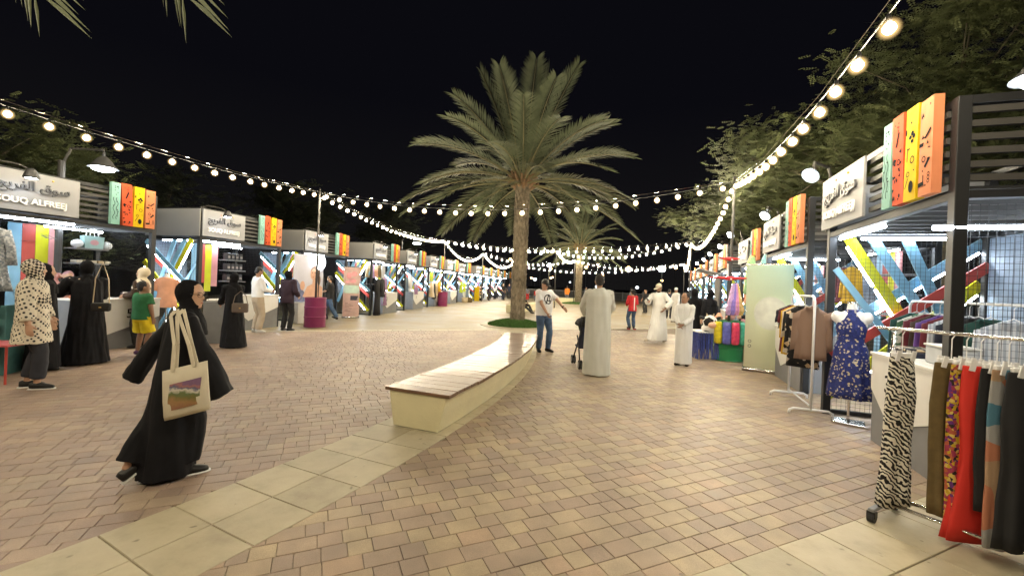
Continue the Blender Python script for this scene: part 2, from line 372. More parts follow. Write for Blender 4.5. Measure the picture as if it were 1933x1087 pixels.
# pale slabs: the ring, two courses, and the outer apron
def slab(pts, z=.012):
    c = sum((Vector(p) for p in pts), Vector((0, 0))) / len(pts); bm = BM(); rings = []
    for k, h in ((1, -.006), (1, z - .004), (.985, z)): rings.append([bm.verts.new(((p[0] - c.x) * k, (p[1] - c.y) * k, h)) for p in pts])
    for a, b_ in zip(rings, rings[1:]):
        for i in range(len(pts)): bm.faces.new((a[i], a[(i + 1) % len(pts)], b_[(i + 1) % len(pts)], b_[i]))
    bm.faces.new(rings[-1]); return bm, c
def pol(r, t): return Vector((RC.x + r * math.cos(t), RC.y + r * math.sin(t)))
proto_s = {}
dt = .405 / 19.5; g = .0035
for j, (ra, rb) in enumerate(((R0, (R0 + R1) / 2), ((R0 + R1) / 2, R1))):
    bm, c0 = slab([pol(ra + g, -dt / 2 + g / 19.5), pol(rb - g, -dt / 2 + g / 19.5), pol(rb - g, dt / 2 - g / 19.5), pol(ra + g, dt / 2 - g / 19.5)])
    me = mesh_of(bm, 'slab'); me.materials.append(slab_m); rad = (c0 - RC).length
    for i in range(38):
        t = R(-34) + (i + .5) * dt
        p = pol(rad, t)
        if p.y < 1.2: continue
        link('slab', me, None, pave, (p.x, p.y, .008 + rg.uniform(-.001, .001)), (0, 0, t))
sq = .43
bm, c0 = slab([Vector(ru * (sq / 2 - g) * sx + rv * (sq / 2 - g) * sy) for sx, sy in ((-1, -1), (1, -1), (1, 1), (-1, 1))])
me = mesh_of(bm, 'slab'); me.materials.append(slab_m)
for j in range(6):
    for i in range(-6, 14):
        p = OUT0 + ru * (i * sq + .1) - rv * (sq / 2 + j * sq)
        if p.y > 1.0 and abs(p.x) < 1.35 * p.y + .6: link('slab', me, None, pave, (p.x, p.y, .008 + rg.uniform(-.001, .001)))
# edging strip of slabs where the beige paving starts
bm, c0 = slab([Vector(ru * (.22) * sx + rv * (.16) * sy) for sx, sy in ((-1, -1), (1, -1), (1, 1), (-1, 1))])
me = mesh_of(bm, 'slab'); me.materials.append(slab_m)
for i in range(-14, 34):
    p = FAR0 + ru * (i * .45) + rv * .1
    link('slab', me, None, pave, (p.x, p.y, .008))

# ------------------------------------------------------------------ bench
def bench_wood():
    m, n, l, b = newmat('varnished plank'); oi = n.new('ShaderNodeObjectInfo')
    mp = mapping(n, l, (2, 40, 10)); t = n.new('ShaderNodeTexNoise'); t.inputs['Scale'].default_value = 1.6; t.inputs['Detail'].default_value = 6
    ad = n.new('ShaderNodeVectorMath'); ad.operation = 'ADD'; l.new(mp.outputs[0], ad.inputs[0]); l.new(oi.outputs['Location'], ad.inputs[1]); l.new(ad.outputs[0], t.inputs['Vector'])
    r = ramp(n, [(.28, (.085, .045, .024)), (.5, (.16, .085, .042)), (.72, (.24, .135, .068))], False); l.new(t.outputs[0], r.inputs[0]); l.new(r.outputs[0], b.inputs['Base Color'])
    b.inputs['Roughness'].default_value = .5; b.inputs['Coat Weight'].default_value = .55; b.inputs['Coat Roughness'].default_value = .17
    bp = n.new('ShaderNodeBump'); bp.inputs['Strength'].default_value = .12; bp.inputs['Distance'].default_value = .004; l.new(t.outputs[0], bp.inputs['Height']); l.new(bp.outputs[0], b.inputs['Normal'])
    return m
plank_m = bench_wood()
plaster = M('cream painted plaster', (.74, .68, .44), .55, var=.07, vs=2.2, bump=.15, bs=35)
def make_bench(t0, t1, ra, rb, label, npl=0, group=None):
    tc_ = (t0 + t1) / 2; rm = (ra + rb) / 2; c = pol(rm, tc_)
    th = thing('bench', label, 'bench', (c.x, c.y, .02), 0, group)
    bm = BM(); N = 28; rings = []
    for i in range(N + 1):
        t = t0 + (t1 - t0) * i / N + (.0015 if i == 0 else -.0015 if i == N else 0)
        pr = []
        for r_, z in ((ra + .10, 0), (rb - .13, 0), (rb - .075, .2), (rb - .035, .375), (ra + .03, .375), (ra + .06, .2)):
            p = pol(r_, t); pr.append(bm.verts.new((p.x - c.x, p.y - c.y, z)))
        rings.append(pr)
    for a, b_ in zip(rings, rings[1:]):
        for i in range(6): bm.faces.new((a[i], b_[i], b_[(i + 1) % 6], a[(i + 1) % 6]))
    bm.faces.new(rings[0]); bm.faces.new(rings[-1][::-1]); bmesh.ops.recalc_face_normals(bm, faces=bm.faces)
    obj('plinth', bm, plaster, th)
    if npl:
        d = (t1 - t0) / npl
        for i in range(npl):
            t = t0 + (i + .5) * d; h = d / 2 - .006 / rm
            p = pol(rm, t); bm = BM(); lo = []; hi = []
            for z in (.378, .408, .412):
                k = .997 if z > .41 else 1
                ring = []
                for r_, tt in ((ra - .01, -h * k), (rb + .01, -h * k), (rb + .01, h * k), (ra - .01, h * k)):
                    ring.append(bm.verts.new(((r_ * math.cos(tt) - rm) * (k), r_ * math.sin(tt), z)))
                hi.append(ring)
            for a, b_ in zip(hi, hi[1:]):
                for q in range(4): bm.faces.new((a[q], a[(q + 1) % 4], b_[(q + 1) % 4], b_[q]))
            bm.faces.new(hi[0][::-1]); bm.faces.new(hi[-1])
            link('plank', mesh_of(bm, 'plank'), plank_m, th, (p.x - c.x, p.y - c.y, rg.uniform(-.0015, .0015)), (rg.uniform(-.006, .006), rg.uniform(-.008, .008), t))
    return th
make_bench(R(-20.9), R(-3.2), R0 + .09, R1 + .0, 'long curved bench of dark varnished planks on a cream plinth', 34)
bx = BM(); box(bx, (-.42, 0, 0), (.42, 6.2, .44), bev=.02)
tag(obj('bench', bx, plaster, loc=(.1, 24.6, .0), rot=(0, 0, R(-17))), 'cream bench block half hidden behind the big palm trunk', 'bench')
bx = BM(); box(bx, (-2.6, -.5, 0), (2.6, .3, .5), bev=.02)
tag(obj('bench', bx, plaster, loc=(6.4, 43.5, .0), rot=(0, 0, .12)), 'pale far bench wall behind the grass of the smaller palm', 'bench')

# ------------------------------------------------------------------ grass circles
grass_m = M('lawn grass', (.06, .14, .025), .7, var=.35, vs=9)
def grass(cx, cy, r, n, hh, label):
    bm = BM(); g_ = random.Random(11)
    for i in range(n):
        a = g_.random() * 2 * math.pi; q = r * math.sqrt(g_.random()); x = q * math.cos(a); y = q * math.sin(a)
        z = hh * (1 - (q / r) ** 2); d = g_.random() * 6.28; w = .012; L = g_.uniform(.05, .10)
        p = Vector((x, y, z)); s = Vector((math.cos(d) * w, math.sin(d) * w, 0)); u = Vector((math.cos(d * 3) * .03, math.sin(d * 3) * .03, L))
        bm.faces.new([bm.verts.new(v) for v in (p - s, p + s, p + u)])
    rings = [[bm.verts.new((r * k * math.cos(i / 24 * 6.2832), r * k * math.sin(i / 24 * 6.2832), hh * (1 - k * k) - .005)) for i in range(24)] for k in (1, .8, .55, .3, .05)]
    for a, b_ in zip(rings, rings[1:]):
        for i in range(24): bm.faces.new((a[i], a[(i + 1) % 24], b_[(i + 1) % 24], b_[i]))
    bm.faces.new(rings[-1])
    return tag(obj('grass', bm, grass_m, loc=(cx, cy, .012)), label, 'grass', kind='stuff')
grass(.22, 16.9, 1.12, 9000, .2, 'round grass mound at the foot of the big palm')
grass(6.5, 41.4, 1.6, 5000, .15, 'round grass mound at the foot of the smaller far palm')
def kerb_ring(cx, cy, r):
    bm = BM(); N = 40
    ri = [[bm.verts.new((rr * math.cos(i / N * 6.2832), rr * math.sin(i / N * 6.2832), z)) for i in range(N)] for rr, z in ((r + .3, -.004), (r + .3, .012), (r, .012), (r, -.004))]
    for a, b_ in zip(ri, ri[1:]):
        for i in range(N): bm.faces.new((a[i], a[(i + 1) % N], b_[(i + 1) % N], b_[i]))
    tag(obj('kerb', bm, slab_m, loc=(cx, cy, .006)), kind='structure')
kerb_ring(.22, 16.9, 1.13); kerb_ring(6.5, 41.4, 1.62)
# ------------------------------------------------------------------ market stalls
SW, SD, HC, HT = 2.7, 1.75, 2.5, 3.25
lat = text_mesh('SOUQ ALFREEJ', .19, .012, .0045); ara = text_mesh('\ufe9e\ufef3\ufeae\ufed4\ufedf\ufe8d \ufed5\ufeee\ufeb3', .27, .012, .004)
def sized(me, w):
    xs = [v.co.x for v in me.vertices]; k = w / (max(xs) - min(xs)); x0 = min(xs)
    for v in me.vertices: v.co = Vector(((v.co.x - x0) * k, -v.co.z, v.co.y * k))
    me.flip_normals() if False else None
sized(lat, .92); sized(ara, .96); lat.materials.append(let_w); ara.materials.append(let_d)

def scatter_shapes(seed, w, h):
    """black cut-out shapes of a festival board: triangles, bars, rings, a club, letters"""
    g_ = random.Random(seed); bm = BM(); y = -.004
    def tri(x, z, s, r): poly(bm, [(x + s * math.cos(r + a), z + s * math.sin(r + a)) for a in (0, 2.1, 4.2)], y)
    def disc(x, z, a, b_, r=0): poly(bm, [(x + a * math.cos(t) * math.cos(r) - b_ * math.sin(t) * math.sin(r), z + a * math.cos(t) * math.sin(r) + b_ * math.sin(t) * math.cos(r)) for t in [i * math.pi / 7 for i in range(14)]], y)
    def stroke(x, z, L, t, r):
        c, s = math.cos(r), math.sin(r)
        poly(bm, [(x + c * a - s * b_, z + s * a + c * b_) for a, b_ in ((-L, -t), (L, -t), (L, t), (-L, t))], y)
    def ring(x, z, r, t):
        N = 12; a = [bm.verts.new((x + r * math.cos(i / N * 6.283), y, z + r * math.sin(i / N * 6.283))) for i in range(N)]
        b_ = [bm.verts.new((x + (r - t) * math.cos(i / N * 6.283), y, z + (r - t) * math.sin(i / N * 6.283))) for i in range(N)]
        for i in range(N): bm.faces.new((a[i], a[(i + 1) % N], b_[(i + 1) % N], b_[i]))
    u = w / 2 - .03
    if seed == 0:
        for k in (-.035, .02):
            pts = [(k + .016 * math.sin(z * 34), z) for z in [.1 + i * .02 for i in range(23)]]
            for a, b_ in zip(pts, pts[1:]): poly(bm, [(a[0] - .005, a[1]), (a[0] + .005, a[1]), (b_[0] + .005, b_[1]), (b_[0] - .005, b_[1])], y)
        for i in range(9): tri(g_.uniform(-u, u), g_.uniform(.58, .78), .014, g_.random() * 6)
        for i in range(5): disc(g_.uniform(-u, u), g_.uniform(.05, .5), .009, .009)
    elif seed == 1:
        stroke(-.01, .62, .07, .014, 1.25); tri(.05, .5, .03, 1)
        for i in range(16): tri(g_.uniform(-u, u), g_.uniform(.05, .45), g_.uniform(.012, .024), g_.random() * 6)
        ring(.02, .40, .03, .01); disc(-.06, .42, .02, .03); disc(.05, .08, .016, .02); disc(-.04, .07, .016, .02)
        for i in range(5): disc(g_.uniform(-u, u), g_.uniform(.7, .8), .008, .008)
    elif seed == 2:
        disc(.02, .60, .022, .022); disc(-.012, .57, .022, .02); disc(.045, .57, .022, .02); stroke(.018, .53, .02, .014, 0); tri(0, .70, .018, -.5)
        disc(.02, .12, .036, .055); ring(.03, .36, .034, .009); ring(-.03, .24, .026, .008); stroke(-.05, .42, .06, .005, 1.57); stroke(-.03, .47, .02, .005, 0); stroke(-.05, .16, .05, .005, 1.1); disc(-.075, .63, .012, .03); disc(.06, .26, .008, .008)
    else:
        tri(-.05, .69, .025, 1.5); tri(.05, .76, .014, 0); tri(-.04, .50, .024, -.5); tri(.03, .44, .02, -.5); stroke(.03, .52, .05, .012, .7); stroke(-.06, .44, .03, .016, 0)
        ring(-.02, .31, .028, .009); stroke(.03, .27, .045, .014, .8); stroke(.05, .30, .02, .008, 0)
        stroke(-.05, .10, .04, .018, .1); stroke(-.02, .14, .035, .006, 1.57)
        for z in (.11, .14, .17): ring(.055, z, .018, .007)
        for i in range(7): disc(g_.uniform(-u, u), g_.uniform(.03, .8), .008, .008)
    return mesh_of(bm, 'cutout_shapes')

wire_bm = BM()
def grid(bm, ax, lo, hi, step, r=.0013):
    """welded wire mesh in the plane x = const (ax 0) or y = const (ax 1)"""
    (u0, z0), (u1, z1) = lo, hi
    def b3(a, b_):
        if ax == 0: box(bm, (-r, a[0] - r, a[1] - r), (r, b_[0] + r, b_[1] + r))
        else: box(bm, (a[0] - r, -r, a[1] - r), (b_[0] + r, r, b_[1] + r))
    n = int((u1 - u0) / step); m = int((z1 - z0) / step)
    for i in range(n + 1): b3((u0 + i * (u1 - u0) / n, z0), (u0 + i * (u1 - u0) / n, z1))
    for i in range(m + 1): b3((u0, z0 + i * (z1 - z0) / m), (u1, z0 + i * (z1 - z0) / m))

def make_stall():
    th = thing('market_stall', 'x', 'market stall')
    P = .045
    for x, y in ((P, P), (SW - P, P), (P, SD - P), (SW - P, SD - P)):
        bm = BM(); box(bm, (x - P, y - P, 0), (x + P, y + P, HT), bev=.004); obj('post', bm, frame_m, th)
    for z in (HC, HT):
        for y in (P, SD - P):
            bm = BM(); box(bm, (2 * P, y - .04, z - .07), (SW - 2 * P, y + .04, z), bev=.003); obj('beam', bm, frame_m, th)
        for x in (P, SW - P):
            bm = BM(); box(bm, (x - .04, 2 * P, z - .07), (x + .04, SD - 2 * P, z), bev=.003); obj('beam', bm, frame_m, th)
    for y in (P, SD - P):
        bm = BM(); box(bm, (P - .03, .1, .02), (P + .03, SD - .1, .07)); obj('beam', bm, frame_m, th) if y == P else bm.free()
    bm = BM(); box(bm, (.07, .07, HC + .01), (SW - .07, SD - .07, HC + .04)); obj('canopy', bm, roof_m, th)
    for i in range(9):
        bm = BM(); x = .2 + i * .29; box(bm, (x, .1, HC - .045), (x + .05, SD - .1, HC + .008)); obj('batten', bm, slat_m, th)
    # sign
    bm = BM(); box(bm, (0, -.075, HC + .03), (1.26, -.045, HT - .04), bev=.004); sb = obj('sign_board', bm, sign_m, th)
    o = link('latin_lettering', lat, None, sb, (.14, -.089, HC + .16)); o = link('arabic_lettering', ara, None, sb, (.14, -.089, HC + .40))
    bm = BM(); ellip(bm, (0, 0, 0), (.014, .01, .014)); obj('letter_dot', bm, M('coral dot', (.8, .2, .12), var=0), sb, (.50, -.085, HC + .625))
    bm = BM(); ellip(bm, (0, 0, 0), (.014, .01, .014)); obj('letter_dot', bm, M('gold dot', (.8, .5, .05), var=0), sb, (.86, -.085, HC + .625))
    # spot lamp on an arm over the sign
    bm = BM(); tube(bm, [(.0, .03, HT - .01), (.10, -.1, HT + .05), (.30, -.30, HT + .02), (.42, -.36, HT - .05)], .012, 6); ar = obj('lamp_arm', bm, slat_m, th)
    bm = BM(); loft(bm, [((.42, -.37, HT - .02 - .16 * t), (.03 + .075 * t ** .5, 0, 0), (0, .03 + .075 * t ** .5, 0)) for t in (0, .1, .3, .6, .9, 1)], 16); sl = obj('spot_lamp', bm, black_m, ar, smooth=True)
    bm = BM(); loft(bm, [((.42, -.37, HT - .186), (.07, 0, 0), (0, .07, 0)), ((.42, -.37, HT - .19), (.07, 0, 0), (0, .07, 0))], 14); obj('lens', bm, EM('sign spot lens', (.8, .9, 1), 60), sl)
    # solid side panel (near the sign) and slats on the rest
    bm = BM(); box(bm, (-.04, -.02, HC + .02), (-.008, SD, HT - .04), bev=.004); obj('fascia_panel', bm, panel_m, th)
    for i in range(6):
        z = HC + .07 + i * .108
        bm = BM(); box(bm, (1.28, -.02, z), (SW - 2 * P, .02, z + .05)); obj('slat', bm, slat_m, th)
        bm = BM(); box(bm, (SW - .05, .08, z), (SW - .01, SD - .08, z + .05)); obj('slat', bm, slat_m, th)
    # four festival boards
    xs = [(1.76, .155, b_teal, -.0, .0), (1.95, .19, b_red, -.045, .015), (2.17, .19, b_yel, .015, .0), (2.40, .185, b_org, -.0, -.02)]
    for k, (x, w, m, lean, dz) in enumerate(xs):
        h = .84 + dz; bm = BM(); prism(bm, [(-w / 2 - lean / 2, 0), (w / 2 - lean / 2, 0), (w / 2 + lean / 2, h), (-w / 2 + lean / 2, h)], 0, .07)
        bo = obj('festival_board', bm, m, th, (x + w / 2, -.10, HC + .005))
        tag(link('cutout_shapes', scatter_shapes(k, w, h), ink_m, bo), kind='stuff')
    # boards on the back wall, wire mesh, shelves
    for k, (m, z) in enumerate(((b_blue, .55), (b_red2, 1.3), (b_yel2, 1.05), (b_pink, 1.2))):
        bm = BM(); box(bm, (1.12 + k * .205, SD - .16, z), (1.12 + k * .205 + .2, SD - .14, 2.44)); obj('wall_board', bm, m, th)
    bm = BM(); grid(bm, 0, (.1, .08), (SD - .1, HC - .1), .052); obj('wire_mesh', bm, frame_m, th, (.09, 0, 0))
    bm = BM(); grid(bm, 0, (.1, .08), (SD - .1, HC - .1), .052); obj('wire_mesh', bm, frame_m, th, (SW - .09, 0, 0))
    bm = BM(); grid(bm, 1, (.1, .08), (SW - .1, HC - .1), .075); obj('wire_mesh', bm, frame_m, th, (0, SD - .1, 0))
    bm = BM(); box(bm, (.1, SD - .07, .9), (1.05, SD - .055, 2.42)); obj('back_panel', bm, M('pale blue panel', (.20, .26, .34), .5), th)
    for z in (1.35, 1.68, 2.0):
        bm = BM(); box(bm, (1.98, SD - .55, z), (SW - .12, SD - .17, z + .03)); obj('shelf', bm, grey_m, th)
    # coloured diagonal bars in the left side with tubes on them
    def sidebar(a, b_, w, m, x, tubeled=0):
        bm = BM(); bar(bm, (x, a[0], a[1]), (x, b_[0], b_[1]), w, .03, up=(1, 0, 0)); o = obj('diagonal_bar', bm, m, th)
        if tubeled:
            p = Vector((0, a[0], a[1])); q = Vector((0, b_[0], b_[1])); d = (q - p).normalized(); nrm = Vector((0, -d.z, d.y)) * (w / 2 + .012) * tubeled
            for xx in (x,):
                bm = BM(); p2 = Vector((xx, 0, 0)) + p + nrm + d * .08; q2 = Vector((xx, 0, 0)) + q + nrm - d * .08
                L = (q2 - p2).length; k = 2 if L > 1.3 else 1
                for i in range(k):
                    bm_ = bm if i == 0 else BM()
                    tube(bm_, [p2 + d * (L * (i + .04) / k), p2 + d * (L * (i + .96) / k)], .017, 7); obj('led_tube', bm_, led_m, o)
    sidebar((.25, 2.44), (1.0, 1.15), .13, b_yel2, -.005, -1)
    sidebar((.50, 2.44), (1.36, .95), .12, b_blue, .03)
    sidebar((.86, 2.44), (1.62, .55), .12, b_blue, .055)
    sidebar((1.70, 2.38), (.06, 1.08), .12, b_blue, -.037, 1)
    sidebar((1.70, 2.08), (.08, .80), .12, b_red2, .082)
    sidebar((1.70, 1.85), (.08, .22), .13, b_yel2, -.068, 1)
    sidebar((.08, 2.0), (1.40, .10), .08, b_blue, .107)
    # front and side tubes
    bm = BM(); tube(bm, [(.12, .12, HC - .09), (1.30, .12, HC - .09)], .02, 8); obj('led_tube', bm, led_m, th)
    bm = BM(); tube(bm, [(.12, .35, HC - .09), (.12, 1.35, HC - .09)], .016, 8); obj('led_tube', bm, led_m, th)
    bm = BM(); tube(bm, [(1.5, SD - .45, HC - .09), (2.5, SD - .45, HC - .09)], .016, 8); obj('led_tube', bm, led_m, th)
    return th
def make_counter(num, label, group=None):
    th = thing('counter', label, 'counter', group=group)
    bm = BM(); box(bm, (0, .0, 0), (1.5, .5, .98), bev=.004); obj('body', bm, grey_m, th)
    bm = BM(); box(bm, (-.012, -.03, .98), (1.512, .52, 1.01), bev=.003); obj('top', bm, white_m, th)
    bm = BM(); prism(bm, [(0.0, .978), (0, .60), (.42, .27), (1.5, .62), (1.5, .978)], -.014, -.001); fp_ = obj('front_panel', bm, white_m, th)
    if num:
        me = text_mesh(num, .26, .003)
        for v in me.vertices: v.co = Vector((v.co.x, -v.co.z, v.co.y))
        link('number', me, ink_m, fp_, (.30 if num != '5' else .85, -.019, .62))
    return th
def stall_frame(L, Rr):
    L = Vector((*L, 0)); Rr = Vector((*Rr, 0)); d = (Rr - L); rz = math.atan2(d.y, d.x); return L, rz
LEFT = [((-8.6, 6.8), (-7.95, 9.4)), ((-7.92, 10.7), (-7.3, 13.3)), ((-7.28, 14.7), (-6.76, 17.3)), ((-6.2, 18.7), (-5.77, 21.3)), ((-5.7, 22.6), (-5.24, 25.2)),
        ((-5.24, 26.6), (-4.76, 29.2)), ((-4.78, 30.6), (-4.33, 33.2)), ((-4.43, 34.6), (-3.7, 37.2)), ((-3.39, 38.8), (-2.8, 41.4)), ((-2.91, 42.8), (-2.2, 45.4)), ((-2.37, 46.8), (-1.6, 49.4)), ((-1.81, 50.8), (-.9, 53.3)), ((-1.2, 54.8), (-.2, 57.3))]
RIGHT = [((4.38, 5.93), (3.5, 3.38)), ((5.70, 9.55), (4.89, 7.1)), ((7.2, 13.4), (6.39, 10.9)), ((8.43, 17.2), (7.46, 14.7)), ((9.82, 21.0), (8.97, 18.5)), ((11.2, 24.8), (10.3, 22.3)), ((12.5, 28.6), (11.7, 26.1)), ((13.85, 32.4), (12.95, 29.9)), ((15.2, 36.3), (14.3, 33.8))]
ORD = ['first', 'second', 'third', 'fourth', 'fifth', 'sixth', 'seventh', 'eighth', 'ninth', 'tenth', 'eleventh', 'twelfth', 'thirteenth']
LL = ['nearest black stall of the maroon drum row, striped boards and a gift bag shelf inside', 'second black stall of the maroon drum row, shelves of dark boxes inside', 'third black stall of the maroon drum row, behind the ring light and beauty poster', 'fourth black stall of the maroon drum row, with hanging abayas and a mauve dress']
RL = ['nearest black stall of the green drum row, behind the chrome trouser rack', 'second black stall of the green drum row, beside the pale green banner', 'third black stall of the green drum row, behind the toy drum', 'fourth black stall of the green drum row, with a tilted awning board']
stall0 = make_stall(); STALLS = {}
for row, lst, nm in (('L', LEFT, 'maroon drum row'), ('R', RIGHT, 'green drum row')):
    for i, (a, b_) in enumerate(lst):
        o = stall0 if (row, i) == ('L', 0) else copytree(stall0)
        if row == 'R':
            for c in [c for c in o.children if c.name.startswith('lamp_arm')]:
                for d in c.children_recursive: bpy.data.objects.remove(d)
                bpy.data.objects.remove(c)
        loc, rz = stall_frame(a, b_); o.location = loc; o.rotation_euler = (0, 0, rz)
        base = (LL if row == 'L' else RL)
        o['label'] = base[i] if i < len(base) else 'black framed market stall, %s from the camera in the %s' % (ORD[i], nm)
        o['group'] = 'market stalls along the ' + nm; STALLS[row, i] = o
        if (row, i) == ('R', 0): bm = BM(); tube(bm, [(SW - .02, -.12, 2.2), (SW + .02, 1.35, 2.2)], .018, 8); obj('led_tube', bm, led_m, o)
ctr0 = make_counter('', 'x'); ctr_used = False
for (row, i), o in list(STALLS.items()):
    if row == 'L' and i in (2, ): continue
    num = {('L', 0): '5', ('R', 0): '3', ('L', 4): '1', ('L', 3): '2'}.get((row, i), '')
    if i > 8: continue
    nm = 'maroon drum row' if row == 'L' else 'green drum row'
    lb = {('L', 0): 'grey and white counter numbered 5 beside the boy in green', ('R', 0): 'grey and white counter behind the zebra print trousers'}.get((row, i), 'grey and white counter of the %s stall from the camera in the %s' % (ORD[i], nm))
    if num: c = make_counter(num, lb)
    elif not ctr_used: c = ctr0; ctr_used = True
    else: c = copytree(ctr0)
    c['group'] = 'counters of the market stalls'
    c['label'] = lb
    p = Matrix.Translation(o.location) @ Matrix.Rotation(o.rotation_euler.z, 4, 'Z') @ Vector((1.12, -.02 if i else -.28 if row == 'L' else .14, 0)); c.location = p; c.rotation_euler = o.rotation_euler
# ------------------------------------------------------------------ string lights
def light_pole(x, y, h, label, base=True):
    th = thing('light_pole', label, 'pole', (x, y, 0), 0, 'poles carrying the string lights')
    bm = BM(); tube(bm, [(0, 0, 0), (0, 0, h)], [.035, .03], 10); obj('shaft', bm, slat_m, th, smooth=True)
    bm = BM(); tube(bm, [(0, 0, h), (0, 0, h + .05)], [.042, .02], 10); obj('cap', bm, slat_m, th)
    bm = BM(); tube(bm, [(0, -.03, h - .09), (0, -.09, h - .09)], .012, 6); obj('hook', bm, chrome, th)
    return th
POLES = {'A': (-6.29, 13.63, 4.42, 'thin pole rising out of the nearer maroon drum'), 'B': (5.25, 10.2, 4.38, 'thin pole rising out of the green drum'), 'F': (-4.59, 28.3, 4.5, 'thin pole rising out of the farther maroon drum'),
         'D': (9.75, 23.3, 4.45, 'thin light pole in the green drum row next beyond the drum pole'), 'G': (-2.7, 38, 4.5, 'thin far light pole near the end of the maroon drum row'), 'E': (16.2, 40, 4.4, 'thin far light pole by the railing past the green drum row'),
         'K': (3.25, 32, 4.5, 'thin pole standing between the two palm trunks'), 'Q': (6.0, 41.0, 4.4, 'thin pole beside the smaller palm trunk'), 'H': (-.1, 52, 4.3, 'thin far light pole just past the big palm trunk'),
         'C': (-8.8, 1.2, 4.4, 'thin light pole at the near end of the maroon drum row'), 'N': (1.39, -.8, 4.4, 'thin light pole behind the camera, near the green drum row')}
for k, p in POLES.items(): light_pole(*p)
bm = BM(); tube(bm, [(0, 0, .02), (0, 0, -.03), (0, 0, -.055)], [.012, .022, .021], 8, mi=0)
loft(bm, [((0, 0, -.055 - .085 * t), (r_, 0, 0), (0, r_, 0)) for t, r_ in ((0, .016), (.12, .028), (.35, .041), (.6, .043), (.85, .030), (1, .010))], 10, mi=1)
bulb_me = mesh_of(bm, 'bulb', True); bulb_me.materials.append(wire_m); bulb_me.materials.append(bulb_m)
def halo_mat():  # soft warm glow imitating lens bloom around a bulb, not glass
    m, n, l, b = newmat('bloom halo shell'); n.remove(b); o = n['Material Output']; t = n.new('ShaderNodeBsdfTransparent'); e = n.new('ShaderNodeEmission'); e.inputs[0].default_value = (1, .66, .26, 1)
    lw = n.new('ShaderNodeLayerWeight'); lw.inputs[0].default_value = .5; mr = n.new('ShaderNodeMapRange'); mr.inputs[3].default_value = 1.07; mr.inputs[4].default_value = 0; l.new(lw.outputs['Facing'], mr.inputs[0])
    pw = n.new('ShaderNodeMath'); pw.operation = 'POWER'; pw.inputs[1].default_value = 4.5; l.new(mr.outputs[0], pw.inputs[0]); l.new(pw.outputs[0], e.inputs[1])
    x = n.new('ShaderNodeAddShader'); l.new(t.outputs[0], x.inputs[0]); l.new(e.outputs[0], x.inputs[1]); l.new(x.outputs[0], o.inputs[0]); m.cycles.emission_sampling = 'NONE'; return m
HALO = 1
bm = BM(); ellip(bm, (0, 0, -.098), (.088, .088, .088), n=22, m=13); halo_me = mesh_of(bm, 'globe', True); halo_me.materials.append(halo_mat())  # added halo shell, the bulbs themselves have no globe
def string(a, b_, sag, label, step=.5, za=None, zb=None, skip=0):
    pa, pb = POLES[a], POLES[b_]
    p = Vector((pa[0], pa[1], za or pa[2] - .08)); q = Vector((pb[0], pb[1], zb or pb[2] - .08)); L = (q - p).length; n = int(L / step)
    th = thing('string_light', label, 'string lights', p, 0, 'strings of warm bulbs over the plaza')
    f = lambda t: (q - p) * t - Vector((0, 0, sag * 4 * t * (1 - t)))
    bm = BM(); tube(bm, [f(i / 24) for i in range(25)], .008, 5); obj('cable', bm, wire_m, th)
    bm = BM(); tube(bm, [(q - p) * (i / 4) - Vector((0, 0, sag * 3.6 * (i / 4) * (1 - i / 4) - .02)) for i in range(5)], .003, 4); obj('support_wire', bm, chrome, th)
    for i in range(n):
        t = (i + .5) / n; v = f(t); rr = rg
        o = link('bulb', bulb_me, None, th, v - Vector((0, 0, .02)), (rr.uniform(-.12, .12), rr.uniform(-.12, .12), 0)); link('globe', halo_me, None, o)
string('C', 'A', .34, 'string of bulbs running above the nearest stalls of the maroon drum row')
string('A', 'B', .62, 'string of bulbs crossing the plaza in front of the big palm')
string('N', 'B', .55, 'string of bulbs climbing past the acacia above the trouser rack')
string('C', 'N', .5, 'unseen string of bulbs crossing above the camera')  # added out of view to light the foreground, following the other strings
string('B', 'D', .75, 'sagging string of bulbs from the green drum pole along the green drum row')
string('A', 'F', .42, 'string of bulbs between the two maroon drum poles')
string('F', 'G', .95, 'deeply sagging string of bulbs past the farther maroon drum')
string('G', 'H', .8, 'sagging string of bulbs at the far end of the maroon drum row')
string('D', 'E', 1.0, 'sagging string of bulbs at the far end of the green drum row')
string('F', 'D', .55, 'string of bulbs crossing behind the big palm trunk from the farther maroon drum')
string('F', 'K', .3, 'string of bulbs from the farther maroon drum to the pole between the palms')
string('K', 'Q', .5, 'short string of bulbs from the pole between the palms to the smaller palm', za=4.45)
string('K', 'D', .6, 'string of bulbs from the pole between the palms towards the green drum row', za=4.3)
string('G', 'Q', .7, 'low far string of bulbs behind the big palm, reaching the smaller palm')
string('Q', 'E', .7, 'low far string of bulbs beyond the smaller palm, along the railing')
string('H', 'E', .9, 'farthest string of bulbs above the railing', step=.7)

